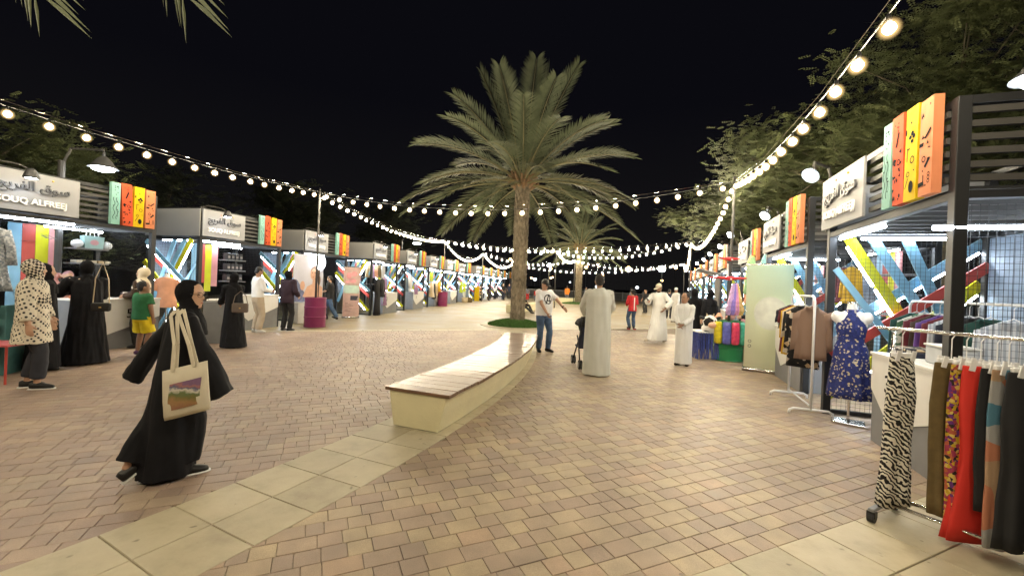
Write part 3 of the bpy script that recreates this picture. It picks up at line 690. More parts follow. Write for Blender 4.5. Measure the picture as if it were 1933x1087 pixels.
# ------------------------------------------------------------------ bell lamps on posts, far lamps
def bell_lamp(x, y, h, rz, label, group, arm=.55, big=1.0, tilt=0):
    th = thing('bell_lamp_post', label, 'street lamp', (x, y, 0), rz, group)
    bm = BM(); tube(bm, [(0, 0, 0), (0, 0, h - .15)], .06, 10); obj('post', bm, slat_m, th)
    bm = BM(); tube(bm, [(.0, 0, h - .25), (.15, 0, h + .12), (arm, 0, h + .16), (arm, 0, h + .0)], .028, 8); obj('arm', bm, slat_m, th)
    bm = BM(); R_ = .30 * big
    secs = [((arm, 0, h + .02 - .30 * big * t), (R_ * k, 0, 0), (0, R_ * k, 0)) for t, k in ((0, .16), (.15, .34), (.4, .55), (.7, .72), (.9, .92), (1, 1.0))]
    tl = Matrix.Translation((arm, 0, h)) @ Matrix.Rotation(R(-tilt), 4, 'Y') @ Matrix.Translation((-arm, 0, -h))
    loft(bm, secs, 20, cap=False); bm.transform(tl); o = obj('shade', bm, M('grey lamp shade', (.10, .10, .10), .5, .4), th, smooth=True)
    bm = BM(); k = .80 * R_; loft(bm, [((arm, 0, h - .27 * big), (k, 0, 0), (0, k, 0)), ((arm, 0, h - .33 * big), (k * .8, 0, 0), (0, k * .8, 0)), ((arm, 0, h - .36 * big), (k * .3, 0, 0), (0, k * .3, 0))], 18); bm.transform(tl); obj('lens', bm, lampw_m, o, smooth=True)
    return th
GL = 'bell lamps above the stalls'
bell_lamp(-9.55, 8.9, 3.98, R(15), 'bell lamp shining over the nearest stall of the maroon drum row', GL, .72, .85)
bell_lamp(-6.9, 26.2, 4.25, R(15), 'bell lamp over the fifth stall of the maroon drum row', GL, .9)
bell_lamp(5.3, 3.75, 3.92, R(165), 'bell lamp over the nearest stall of the green drum row', GL, .5, .8)
for i, nm in ((1, 'second'), (2, 'third'), (3, 'fourth'), (4, 'fifth'), (5, 'sixth'), (6, 'seventh'), (7, 'eighth')):
    b_ = RIGHT[i][1]; bell_lamp(b_[0] + .62, b_[1] + .25, 3.72, R(200), 'bell lamp at the corner of the %s stall of the green drum row' % nm, GL, .50, .46, 50)
def far_lamp(x, y, h, label, r_=.22, m=None, group='lamp posts far beyond the railing'):
    th = thing('street_lamp', label, 'street lamp', (x, y, 0), 0, group)
    bm = BM(); tube(bm, [(0, 0, 0), (0, 0, h)], .06, 6); obj('pole', bm, slat_m, th)
    bm = BM(); ellip(bm, (0, 0, h + r_ * .6), (r_, r_, r_ * .8), n=10, m=7); obj('globe', bm, m or lampw_m, th, smooth=True)
far_warm = EM('far sodium lamp', (1, .62, .28), 9.0); far_cool = EM('far white lamp', (.85, .93, 1), 9.0)
far_lamp(17.6, 50, 3.95, 'bright white lamp post at the railing beyond the capped man', .42, EM('bright lamp globe', (.8, .92, 1), 30))
far_lamp(4.3, 50, 3.95, 'white globe lamp post beyond the man in the printed T-shirt', .25)
FL = [(-1.0, 160, 11, 1, .5), (3.0, 180, 6.5, 1, .45), (6.2, 95, 8.7, 0, .3), (12.5, 140, 7.2, 1, .5), (13.6, 150, 4.4, 1, .4), (26, 150, 8.6, 1, .6), (34, 160, 6.4, 1, .5), (41, 150, 9.0, 1, .6), (24, 120, 1.9, 0, .42), (31, 105, 2.0, 0, .38), (4.8, 90, 2.8, 0, .35), (46, 110, 2.1, 0, .4), (44, 105, 6.5, 0, .3), (50, 130, 8.6, 1, .5), (60, 170, 5.5, 1, .5), (-3.5, 80, 3.0, 0, .35), (38, 190, 12, 1, .55), (9, 200, 5, 1, .5), (20, 210, 6, 1, .45), (30, 220, 4, 0, .4)]
for i, (x, y, h, wm, r_) in enumerate(FL): far_lamp(x, y, h, 'small %s light of a far street lamp beyond the railing' % ('amber' if wm else 'white'), r_, far_warm if wm else far_cool)

# ------------------------------------------------------------------ railing at the far edge
def railing(x0, y0, x1, y1, label):
    th = thing('railing', label, 'railing', (x0, y0, 0), math.atan2(y1 - y0, x1 - x0), 'railings at the far edge'); L = math.hypot(x1 - x0, y1 - y0)
    bm = BM(); box(bm, (0, -.03, 1.08), (L, .03, 1.14)); obj('top_rail', bm, panel_m, th)
    bm = BM(); box(bm, (0, -.02, .1), (L, .02, .15)); obj('bottom_rail', bm, panel_m, th)
    bm = BM()
    for i in range(int(L / .16)): box(bm, (i * .16 + .06, -.012, .15), (i * .16 + .085, .012, 1.08))
    tag(obj('baluster', bm, panel_m, th), kind='stuff')
    for i in range(int(L / 3) + 1): bm = BM(); box(bm, (i * 3 - .05, -.05, 0), (i * 3 + .05, .05, 1.22)); obj('post', bm, panel_m, th)
railing(-4, 60, 14, 61, 'pale metal railing behind the palms, across the far end of the plaza'); railing(14.2, 61, 19, 48, 'pale metal railing running back towards the green drum row'); railing(19.2, 47.9, 21, 44, 'short pale metal railing beside the green drum row')
# ------------------------------------------------------------------ people
def ik(s, t, l1, l2, pole):
    s = Vector(s); t = Vector(t); d = t - s; L = min(d.length, (l1 + l2) * .995); dn = d.normalized(); t = s + dn * L
    a = (l1 * l1 - l2 * l2 + L * L) / (2 * L); h = math.sqrt(max(0, l1 * l1 - a * a))
    p = Vector(pole); p = p - dn * p.dot(dn)
    p = p.normalized() if p.length > 1e-6 else Vector((0, 1, 0))
    return s + dn * a + p * h, t
class Pose: pass
def solve(sp):
    """joints in local axes: front is -y, the person's left is +x, 1.72 m tall"""
    P = Pose(); ln = sp.get('lean', (0, 0)); tw = R(sp.get('twist', 0)); k = sp.get('bulk', 1)
    def up(z): return Vector((ln[0] * max(0, z - .93), ln[1] * max(0, z - .93), 0))
    P.up = up; P.k = k; sw = sp.get('sw', .175)
    c, s = math.cos(tw), math.sin(tw)
    P.sh = [Vector((sg * sw * c, sg * sw * s, 1.41)) + up(1.41) for sg in (-1, 1)]          # right, left
    P.hip = [Vector((sg * .09, 0, .90)) for sg in (-1, 1)]
    hd = sp.get('hands', ((-.24, -.05, .80), (.24, -.05, .80)))
    el = sp.get('elbow', ((-.5, .9, -.1), (.5, .9, -.1)))
    P.el = []; P.wr = []
    for i in (0, 1):
        e, w = ik(P.sh[i], hd[i], .29, .25, el[i]); P.el.append(e); P.wr.append(w)
    ft = sp.get('feet', ((-.1, 0, 0), (.1, 0, 0))); P.kn = []; P.an = []; P.ft = ft
    P.fa = sp.get('foot_dir', (-12, 12)); P.fp = sp.get('foot_pitch', (0, 0))
    for i in (0, 1):
        a = Vector(ft[i]) + Vector((0, 0, .085)); fr = Vector((math.sin(R(P.fa[i])), -math.cos(R(P.fa[i])), 0))
        kk, a2 = ik(P.hip[i], a, .42, .41, fr); P.kn.append(kk); P.an.append(a2)
    P.neck = Vector((0, .005, 1.45)) + up(1.45)
    P.head = Vector((0, -.012, 1.605)) + up(1.6) + Vector(sp.get('head_off', (0, 0, 0)))
    P.hr = (Matrix.Rotation(R(sp.get('yaw', 0)), 3, 'Z') @ Matrix.Rotation(R(sp.get('pitch', 0)), 3, 'X') @ Matrix.Rotation(R(sp.get('tilt', 0)), 3, 'Y'))
    P.ks = sp.get('head', 1.0)
    return P
def H(P, v): return P.head + P.hr @ (Vector(v) * P.ks)
def foot_dirs(P, i):
    m = Matrix.Rotation(R(P.fa[i]), 3, 'Z') @ Matrix.Rotation(R(P.fp[i]), 3, 'X')
    return m @ Vector((0, -1, 0)), m @ Vector((1, 0, 0)), m @ Vector((0, 0, 1))
def foot(bm, P, i, g=0):
    f, s, u = foot_dirs(P, i); a = P.an[i] - u * .045
    for_ = [(-.07, .030, .030, .01), (-.04, .036, .042, .012), (.03, .038, .040, .006), (.09, .042, .030, -.004), (.14, .036, .022, -.012), (.172, .018, .012, -.018)]
    loft(bm, [(a + f * d + u * (o), s * (w + g), u * (h + g)) for d, w, h, o in for_], 12)
def hand(bm, P, i, curl=.5, g=0):
    e, w = P.el[i], P.wr[i]; d = (w - e).normalized(); sg = -1 if i == 0 else 1
    inn = Vector((-sg, -.25, 0)); inn = (inn - d * inn.dot(d)).normalized()     # palm faces inwards
    wd = d.cross(inn).normalized()                                               # across the palm
    if wd.y > 0: wd = -wd                                                       # thumb side to the front
    loft(bm, [(w - d * .03, wd * .024, inn * .018), (w + d * .015, wd * .032, inn * .017), (w + d * .06, wd * .042, inn * .015), (w + d * .092, wd * .040, inn * .013)], 12)
    for j, (o, L) in enumerate(((.031, .068), (.011, .078), (-.010, .072), (-.030, .056))):
        p = w + d * .075 + wd * o; pts = [p]; dd = d.copy(); r_ = [.0105]
        for q, sl in enumerate((.45, .32, .25)):
            dd = (dd + inn * curl * (.55 + .25 * q)).normalized(); pts.append(pts[-1] + dd * L * sl + d * (.015 if q == 0 else 0)); r_.append(.0095 - .0012 * q)
        tube(bm, pts, r_, 7)
    p = w + d * .02 + wd * .026; pts = [p]
    for q in range(3):
        dd = (d * .75 + wd * (.65 - .25 * q) + inn * (.3 + .3 * q)).normalized(); pts.append(pts[-1] + dd * .027)
    tube(bm, pts, [.0125, .0115, .0105, .008], 7)
def headshape(bm, P):
    rows = ((-.118, .026, .030, -.052), (-.098, .046, .052, -.036), (-.065, .060, .074, -.016), (-.03, .067, .086, -.006), (.01, .0705, .091, 0), (.05, .072, .094, .006), (.085, .062, .080, .010), (.108, .040, .052, .012), (.118, .014, .02, .012))
    loft(bm, [(H(P, (0, cy, z)), P.hr @ Vector((rx, 0, 0)) * P.ks, P.hr @ Vector((0, ry, 0)) * P.ks) for z, rx, ry, cy in rows], 20)
    tube(bm, [H(P, (0, -.078, .022)), H(P, (0, -.096, -.008)), H(P, (0, -.104, -.027)), H(P, (0, -.088, -.036))], [.008 * P.ks, .011 * P.ks, .0155 * P.ks, .010 * P.ks], 8)
    for sg in (-1, 1):
        ellip(bm, H(P, (sg * .013, -.088, -.033)), (.009 * P.ks,) * 3, n=7, m=5)
        ellip(bm, H(P, (sg * .073, .012, -.005)), (.011 * P.ks, .020 * P.ks, .031 * P.ks), P.hr, 9, 6)
        ellip(bm, H(P, (sg * .032, -.074, .027)), (.024 * P.ks, .013 * P.ks, .010 * P.ks), P.hr, 9, 6)    # brow
    ellip(bm, H(P, (0, -.083, -.066)), (.024 * P.ks, .012 * P.ks, .012 * P.ks), P.hr, 9, 6)                # mouth
    ellip(bm, H(P, (0, -.072, -.098)), (.022 * P.ks, .018 * P.ks, .018 * P.ks), P.hr, 9, 6)                # chin
def torso(bm, P, g=0, z0=.82, z1=1.50, hem=None, belly=0):
    rows = [(.80, .165, .112), (.93, .168, .118), (1.05, .148 + belly, .108 + belly), (1.18, .155 + belly * .7, .112 + belly), (1.30, .172, .115), (1.37, .172, .105), (1.42, .145, .088), (1.455, .085, .066), (1.49, .056, .056), (1.54, .053, .055)]
    secs = []
    for z, rx, ry in rows:
        if z < z0 - .07 or z > z1: continue
        u = P.up(z); f = P.k; secs.append((Vector((0, .004 - (belly * .6 if 1 < z < 1.25 else 0), max(z, z0))) + u, Vector((rx * f + g, 0, 0)), Vector((0, ry * f + g, 0))))
    # shoulders turn with the twist
    d = (P.sh[1] - P.sh[0]).normalized(); dy = Vector((-d.y, d.x, 0))
    secs = [(c, d * ux.length if c.z > 1.25 else ux, dy * uy.length if c.z > 1.25 else uy) for c, ux, uy in secs]
    loft(bm, secs, 24)
    for i in (0, 1): ellip(bm, P.sh[i] - Vector((0, 0, .01)) + (P.sh[1 - i] - P.sh[i]).normalized() * .02, (.062 + g, .058 + g, .06 + g), n=12, m=8)
def arm(bm, P, i, r=(.048, .040, .027), g=0, t=1.0, flare=0):
    s, e, w = P.sh[i], P.el[i], P.wr[i]; k = P.k
    if t <= .56:
        q = s.lerp(e, t / .56); tube(bm, [s, s.lerp(q, .5), q], [r[0] * k + g, (r[0] * k + g) * 1.02, r[0] * k + g + flare], 12)
    else:
        q = e.lerp(w, (t - .56) / .44); tube(bm, [s, s.lerp(e, .5), e, e.lerp(q, .5), q], [r[0] * k + g, (r[0] + r[1]) / 2 * k + g, r[1] * k + g + flare * .3, (r[1] + r[2]) / 2 * k + g + flare * .65, r[2] * k + g + flare], 12)
def leg(bm, P, i, g=0, t=1.0, flare=0):
    h, k_, a = P.hip[i], P.kn[i], P.an[i]; k = P.k
    if t < .5: q = h.lerp(k_, t * 2); tube(bm, [h + Vector((0, 0, .03)), h.lerp(q, .4), q], [.086 * k + g, .082 * k + g, .068 * k + g + flare], 14)
    else:
        q = k_.lerp(a, (t - .5) * 2)
        tube(bm, [h + Vector((0, 0, .03)), h.lerp(k_, .35), k_, k_.lerp(q, .35), k_.lerp(q, .75), q], [.086 * k + g, .080 * k + g, .056 * k + g, .056 * k + g + flare * .3, .044 * k + g + flare * .7, .036 * k + g + flare], 14)
def person(label, loc, rz, h, sp, group=None):
    s = h / 1.72; P = solve(sp); vx = sp.get('voxel', .011); sd = sp.get('seed', len(label))
    th = thing('person', label, 'person', loc, R(rz), group); th.scale = (s, s, s)
    sk = sp.get('skin', skin_a); cl = sp['cloth']
    bm = BM(); torso(bm, P, -.012); headshape(bm, P)
    tube(bm, [P.neck - Vector((0, 0, .05)), P.neck + Vector((0, -.002, .04)), H(P, (0, .018, -.055))], [.060, .050, .050], 14)
    for i in (0, 1): arm(bm, P, i); hand(bm, P, i, sp.get('curl', .45)); leg(bm, P, i, -.008); foot(bm, P, i)
    body = link('body', fuse(bm, min(vx, .010), 1), sk, th)
    def add(name, bm, m, v=None, smooth=2, fold=0, fs=(9, 9, 1.6), parent=th): return link(name, fuse(bm, v or vx, smooth, fold, fs, sd), m, parent)
    # clothes
    if 'robe' in cl:
        r_ = cl['robe']; bm = BM(); hz = r_.get('hem', .04); hw = r_.get('w', .24); hd = r_.get('d', .2); off = r_.get('off', (0, 0)); wst = r_.get('waist', 0)
        rows = []
        for t in [i / 9 for i in range(10)]:
            z = hz + (1.12 - hz) * t; f = (1 - t) ** 1.25
            rx = .175 * P.k + .012 + (hw - .187) * f; ry = .128 * P.k + .012 + wst + (hd - .14) * f
            u = P.up(z); rows.append(((off[0] * f + u.x, off[1] * f + u.y + .002, z), (rx, 0, 0), (0, ry, 0)))
        d = (P.sh[1] - P.sh[0]).normalized(); dy = Vector((-d.y, d.x, 0))
        for z, rx, ry in ((1.25, .182, .128), (1.35, .186, .122), (1.41, .165, .10), (1.455, .10, .078), (1.485, .068, .066)):
            u = P.up(z); rows.append((Vector((0, .004, z)) + u, d * (rx * P.k + .004), dy * (ry * P.k)))
        loft(bm, rows, 40)
        for p_, q_, ra, rb in r_.get('flaps', ()): tube(bm, [p_, Vector(p_).lerp(Vector(q_), .5), q_], [ra, (ra + rb) / 2, rb], 12)
        if r_.get('legs'):
            for i in (0, 1): leg(bm, P, i, r_['legs'], .93, .02)
        for i in (0, 1):
            ellip(bm, P.sh[i] - Vector((0, 0, .012)) + (P.sh[1 - i] - P.sh[i]).normalized() * .02, (.072, .068, .068), n=12, m=8)
            arm(bm, P, i, g=r_.get('sg', .02), t=r_.get('st', .98), flare=r_.get('flare', .02))
        add(r_.get('name', 'robe'), bm, r_['m'], None, 2, r_.get('fold', .012), r_.get('fs', (11, 11, 1.5)))
    if 'shirt' in cl:
        c = cl['shirt']; bm = BM(); torso(bm, P, c.get('g', .016), c.get('z0', .86), c.get('z1', 1.475), belly=c.get('belly', 0))
        if c.get('z0', .86) < .76: zloft(bm, [(c['z0'], .20 * P.k + c.get('skirt', 0), .15 * P.k + c.get('skirt', 0)), (.95, .185 * P.k, .135 * P.k), (1.1, .15, .11)], 24)
        for i in (0, 1): arm(bm, P, i, g=c.get('sg', .014), t=c.get('st', .42), flare=c.get('flare', .012))
        o = add(c.get('name', 'shirt'), bm, c['m'], None, 2, c.get('fold', .007), (9, 9, 6)); th['_shirt'] = o.name
    if 'trousers' in cl:
        c = cl['trousers']; bm = BM()
        zloft(bm, [(.80, .168 * P.k, .118 * P.k), (.86, .178 * P.k, .128 * P.k), (.95, .172 * P.k, .122 * P.k), (1.02, .145 * P.k, .10 * P.k)], 24)
        for i in (0, 1): leg(bm, P, i, c.get('g', .016), c.get('t', 1.0), c.get('flare', .02))
        add(c.get('name', 'trousers'), bm, c['m'], None, 2, c.get('fold', .008), (8, 8, 9))
    if 'shoes' in cl:
        for i in (0, 1):
            bm = BM(); foot(bm, P, i, .008); o = add('shoe', bm, cl['shoes'], .009, 1)
            if 'soles' in cl:
                f, s_, u = foot_dirs(P, i); a = P.an[i] - u * .082; bm = BM()
                loft(bm, [(a + f * d, s_ * w, u * .012) for d, w in ((-.085, .03), (-.05, .043), (.03, .045), (.1, .050), (.15, .043), (.185, .02))], 10); obj('sole', bm, cl['soles'], o, smooth=True)
    # head wear
    if 'hijab' in cl:
        m = cl['hijab']; bm = BM(); big = cl.get('hijab_big', 1)
        ellip(bm, H(P, (0, .030, .020)), (.092 * P.ks * big, .104 * P.ks * big, .118 * P.ks), P.hr, 20, 12)
        loft(bm, [(H(P, (0, .012, -.03)), P.hr @ Vector((.086, 0, 0)), P.hr @ Vector((0, .085, 0))), (H(P, (0, .0, -.10)), P.hr @ Vector((.082, 0, 0)), P.hr @ Vector((0, .086, 0))), (P.neck + Vector((0, -.005, .03)), Vector((.082, 0, 0)), Vector((0, .088, 0))), (P.neck + Vector((0, -.005, -.03)), Vector((.13, 0, 0)), Vector((0, .115, 0))), (P.neck + Vector((0, -.008, -.09)), Vector((.178 * P.k, 0, 0)), Vector((0, .135, 0))), (P.neck + Vector((0, -.01, cl.get('drape', -.2))), Vector((.19 * P.k, 0, 0)), Vector((0, .148 * P.k, 0)))], 24)
        for c_, r__ in cl.get('bun', ()): ellip(bm, H(P, c_), (r__,) * 3)
        add('headscarf', bm, m, min(vx, .010), 2, .006, (14, 14, 8))
    if 'hair' in cl:
        bm = BM(); ellip(bm, H(P, (0, .022, .034)), (.081 * P.ks, .094 * P.ks, .094 * P.ks), P.hr, 18, 10); ellip(bm, H(P, (0, .052, -.02)), (.070 * P.ks, .052 * P.ks, .062 * P.ks), P.hr, 14, 8)
        add('hair', bm, cl['hair'], .009, 1, .004, (30, 30, 30))
    if 'cap' in cl:
        c = cl['cap']; bm = BM(); rows = ((.03, .083, .1), (.07, .082, .098), (.105, .066, .078), (.128, .038, .046), (.137, .01, .012))
        loft(bm, [(H(P, (0, .010, z)), P.hr @ Vector((rx, 0, 0)) * P.ks, P.hr @ Vector((0, ry, 0)) * P.ks) for z, rx, ry in rows], 18)
        o = obj('cap', bm, c, th, smooth=True)
        if cl.get('brim', 1):
            bm = BM(); loft(bm, [(H(P, (0, -.125, .036 - .006)), P.hr @ Vector((.066, 0, 0)), P.hr @ Vector((0, .075, 0))), (H(P, (0, -.125, .044 - .006)), P.hr @ Vector((.064, 0, 0)), P.hr @ Vector((0, .073, 0)))], 16); obj('brim', bm, c, o)
    if cl.get('beard'):
        bm = BM(); ellip(bm, H(P, (0, -.048, -.092)), (.056, .050, .040), P.hr, 14, 8); add('beard', bm, hair_m, .009, 1)
    if cl.get('mask'):
        bm = BM(); ellip(bm, H(P, (0, -.055, -.062)), (.058, .056, .046), P.hr, 14, 8); add('face_mask', bm, black_m, .009, 1)
    if sp.get('face', 1):
        for sg in (-1, 1):
            bm = BM(); ellip(bm, H(P, (sg * .031, -.0835, .008)), (.0125, .006, .0055), P.hr, 8, 5); obj('eye', bm, eye_m, th)
            bm = BM(); bar(bm, H(P, (sg * .016, -.0895, .027)), H(P, (sg * .046, -.078, .029)), .006, .006); obj('eyebrow', bm, hair_m, th)
        if not cl.get('mask') and not cl.get('beard'):
            bm = BM(); ellip(bm, H(P, (0, -.0935, -.066)), (.019, .005, .006), P.hr, 8, 5); obj('lips', bm, lip_m, th)
    th['_p'] = 0; del th['_p']
    return th, P
def decal(bm_src, target, parent, name, m, off=.004, dirv=(0, 1, 0)):
    """lay a flat print (in x,z) on the cloth: each point goes along dirv to the cloth skin"""
    bmesh.ops.subdivide_edges(bm_src, edges=[e for e in bm_src.edges if e.calc_length() > .03], cuts=2, use_grid_fill=True)
    bt = BVHTree.FromPolygons([v.co for v in target.data.vertices], [list(p.vertices) for p in target.data.polygons]); d = Vector(dirv)
    for v in bm_src.verts:
        hit = bt.ray_cast(v.co - d * .6, d)
        if hit[0] is not None: v.co = hit[0] - d * off
    return obj(name, bm_src, m, parent)
white_tee = M('white jersey', (.78, .78, .77), .8, var=.03, bump=.1, bs=250); denim = M('blue denim', (.055, .095, .17), .8, var=.35, vs=7, bump=.2, bs=250)
navy = M('navy cloth', (.02, .024, .045), .8, var=.2); beige_c = M('beige chino', (.45, .37, .27), .8); cream_c = M('cream knit', (.62, .56, .46), .85, bump=.3, bs=160)
blk_tee = M('black jersey', (.014, .014, .016), .8); plum_c = M('dark plum fleece', (.028, .014, .026), .85); black_shoe = M('black leather', (.012, .012, .012), .4); white_sh = M('white rubber', (.75, .75, .73), .5)
green_c = M('green jersey', (.025, .15, .055), .8); yel_c = M('yellow cotton', (.78, .60, .02), .8); red_c = M('red jersey', (.52, .02, .025), .75); brown_c = M('brown knit', (.055, .034, .022), .85, bump=.3, bs=150)
cream_h = M('cream scarf', (.66, .56, .40), .8, bump=.15, bs=200); pink_h = M('dusty pink scarf', (.42, .22, .24), .8); orange_c = M('orange jersey', (.75, .22, .03), .8); grey_c = M('grey jersey', (.14, .14, .16), .8)
pink_c = M('salmon cloth', (.50, .24, .20), .8)
hound = M_check('houndstooth scarf', (.68, .62, .50), (.02, .02, .022), 34, rot=(.5, .4, .785))
dots = None
def dots_mat():
    m, n, l, b = newmat('polka dot blouse'); b.inputs['Roughness'].default_value = .8
    mp = mapping(n, l, (25, 25, 25), rot=(.6, .5, .3)); v = n.new('ShaderNodeTexVoronoi'); v.inputs['Randomness'].default_value = .12; v.inputs['Scale'].default_value = 1; l.new(mp.outputs[0], v.inputs[0])
    r = ramp(n, [(0, (.018, .018, .02)), (.36, (.68, .62, .50))]); l.new(v.outputs['Distance'], r.inputs[0]); l.new(r.outputs[0], b.inputs['Base Color']); return m
dots = dots_mat()
dark_pants = M('charcoal stretch cloth', (.028, .030, .040), .8)

# walking girl in the foreground, tote bag on her shoulder
girl, gp = person('girl in flowing black abaya, black headscarf and glasses walking with a tote bag', (-2.57, 3.30, .012), 140, 1.51,
    dict(hands=((-.34, -.18, .90), (.42, .22, .90)), elbow=((-.6, .6, -.2), (.3, .6, .5)), feet=((-.05, -.07, .0), (.05, .33, .04)), foot_pitch=(0, -38), foot_dir=(-4, 8), yaw=-50, pitch=2, twist=-6, lean=(0, -.10), voxel=.010, seed=3,
    cloth=dict(robe=dict(m=abaya, hem=.03, w=.185, d=.21, off=(.02, .05), sg=.022, st=1.32, flare=.046, fold=.022, fs=(8, 8, 1.2), legs=.05, flaps=[((.06, .14, .45), (.17, .24, .20), .11, .04), ((.05, .16, .26), (.10, .30, .09), .10, .05)]), hijab=hijab_b, hijab_big=1.04, shoes=black_shoe, soles=white_sh)))
bm = BM()
for sg in (-1, 1):
    for i in range(14):
        a, b_ = i / 14 * 6.2832, (i + 1) / 14 * 6.2832
        f = lambda t: H(gp, (sg * .033 + .026 * math.cos(t), -.098 - .006 * math.cos(t) * sg * -1, .006 + .021 * math.sin(t)))
        tube(bm, [f(a), f(b_)], .0018, 5)
    tube(bm, [H(gp, (sg * .059, -.094, .010)), H(gp, (sg * .078, -.01, .012))], .0018, 5)
tube(bm, [H(gp, (-.008, -.1, .012)), H(gp, (.008, -.1, .012))], .0018, 5); obj('glasses', bm, black_m, girl)
# tote bag: hangs outside the near arm side
tote_m = M('natural canvas', (.60, .54, .42), .85, var=.06, vs=9, bump=.25, bs=260)
def tote_print():
    m, n, l, b = newmat('printed landscape'); b.inputs['Roughness'].default_value = .8; tc = n.new('ShaderNodeTexCoord')
    nz = n.new('ShaderNodeTexNoise'); nz.inputs['Scale'].default_value = 22; nz.inputs['Detail'].default_value = 5; l.new(tc.outputs['Object'], nz.inputs[0])
    sp = n.new('ShaderNodeSeparateXYZ'); l.new(tc.outputs['Object'], sp.inputs[0]); ad = n.new('ShaderNodeMath'); ad.operation = 'MULTIPLY_ADD'; ad.inputs[1].default_value = .09; l.new(nz.outputs[0], ad.inputs[0]); l.new(sp.outputs['Z'], ad.inputs[2])
    mr = n.new('ShaderNodeMapRange'); mr.inputs[1].default_value = -.13; mr.inputs[2].default_value = .09; l.new(ad.outputs[0], mr.inputs[0])
    r = ramp(n, [(0, (.26, .12, .07)), (.25, (.30, .17, .07)), (.42, (.16, .14, .04)), (.55, (.10, .14, .05)), (.66, (.55, .50, .42)), (.74, (.08, .09, .16)), (.85, (.32, .13, .12)), (.93, (.17, .09, .17))], False); l.new(mr.outputs[0], r.inputs[0]); l.new(r.outputs[0], b.inputs['Base Color']); return m
tote = thing('tote_bag', 'cream canvas tote bag with a landscape print hanging from the walking girl', 'bag', (-2.29, 3.0, .795), R(8)); tote.scale = (.88,) * 3
bm = BM(); rings = []
NX = 14
for z, hw, dx, dep in ((.16, .165, 0, .012), (.05, .168, .008, .022), (-.08, .170, .018, .034), (-.20, .172, .03, .030), (-.235, .168, .034, .012)):
    rg_ = []
    for i in range(NX): 
        t = i / NX * 6.2832; c, s_ = math.cos(t), math.sin(t)
        x = hw * (abs(c) ** .5) * (1 if c > 0 else -1); y = dep * s_ * (1 + .3 * math.sin(x * 30 + z * 11)); rg_.append(bm.verts.new((x + dx, y, z + (x * .28))))
    rings.append(rg_)
for a, b_ in zip(rings, rings[1:]):
    for i in range(NX): bm.faces.new((a[i], b_[i], b_[(i + 1) % NX], a[(i + 1) % NX]))
bm.faces.new(rings[-1]); bm.faces.new(rings[0][::-1]); bmesh.ops.recalc_face_normals(bm, faces=bm.faces)
tb = obj('bag_body', bm, tote_m, tote, smooth=True)
bm = BM(); pts = [[bm.verts.new((x + .02, 0, z + .28 * x)) for x in [-.115 + .23 * i / 8 for i in range(9)]] for z in [-.165 + .21 * j / 6 for j in range(7)]]
for a, b_ in zip(pts, pts[1:]):
    for i in range(8): bm.faces.new((a[i], a[i + 1], b_[i + 1], b_[i]))
decal(bm, tb, tb, 'landscape_print', tote_print(), .003)
for sy, x0, x1 in ((-.02, -.08, .075), (.012, -.07, .085)):
    bm = BM(); tp = Vector((-.13 + sy * 1.5, .15, .60)); pts = [Vector((x0, sy, .14 + x0 * .28)), Vector((x0 * .6 - .03, sy + .01, .33)), tp + Vector((-.03, -.03, -.05)), tp, tp + Vector((.025, -.02, -.05)), Vector((x1 * .5 - .01, sy + .01, .33)), Vector((x1, sy, .14 + x1 * .28))]
    for a, b_ in zip(pts, pts[1:]): bar(bm, a, b_, .026, .006, up=(0, 1, 0))
    obj('strap', bm, tote_m, tote)

# left row people
person('woman in houndstooth headscarf and polka dot blouse, seen from behind by the pink table', (-6.2, 5.5, .01), 128, 1.66, dict(hands=((-.30, -.02, .86), (.28, -.12, .86)), feet=((-.09, -.08, 0), (.1, .05, 0)), yaw=30, bulk=1.14, voxel=.012,
    cloth=dict(shirt=dict(name='blouse', m=dots, z0=.62, g=.03, st=.92, sg=.03, flare=.02, fold=.012, skirt=.03), trousers=dict(m=dark_pants, t=.93), hijab=hound, hijab_big=1.1, drape=-.30, shoes=black_shoe, soles=white_sh)))
person('woman in dark navy abaya half hidden behind the woman in polka dots', (-7.15, 6.5, .01), 150, 1.62, dict(voxel=.013, face=0, cloth=dict(robe=dict(m=abaya, w=.25, d=.22), hijab=hijab_b, shoes=black_shoe)))
person('seller in dusty pink headscarf behind the counter, hand raised to her brow', (-9.0, 8.55, .01), 60, 1.5, dict(hands=((-.10, -.16, 1.62), (.16, -.30, 1.10)), lean=(0, -.25), pitch=14, voxel=.012, cloth=dict(shirt=dict(name='blouse', m=pink_c, z0=.62, st=.95, g=.03, sg=.02), trousers=dict(m=black_m), hijab=pink_h, shoes=black_shoe)))
w5, _ = person('woman in full black abaya at the counter with a chain strap handbag', (-7.1, 7.1, .01), -118, 1.70, dict(hands=((-.12, -.34, 1.12), (.16, -.36, 1.25)), lean=(0, -.08), bulk=1.1, yaw=-8, voxel=.012, face=0, seed=5, cloth=dict(robe=dict(m=abaya, hem=.015, w=.30, d=.27, flare=.05, sg=.03, fold=.028, fs=(10, 10, 1.0)), hijab=hijab_b, hijab_big=1.06, drape=-.27, shoes=black_shoe)))
person('woman in cream headscarf and long brown cardigan holding a cup', (-7.62, 8.75, .01), -78, 1.64, dict(hands=((-.06, -.28, 1.08), (.08, -.28, 1.10)), bulk=1.05, pitch=-4, voxel=.012, cloth=dict(shirt=dict(name='blouse', m=cream_c, z0=.62, st=.3, g=.012), robe=dict(name='cardigan', m=brown_c, hem=.45, w=.22, d=.16, st=.95, fold=.01), trousers=dict(m=black_m), hijab=cream_h, hijab_big=1.06, drape=-.34, shoes=black_shoe)))
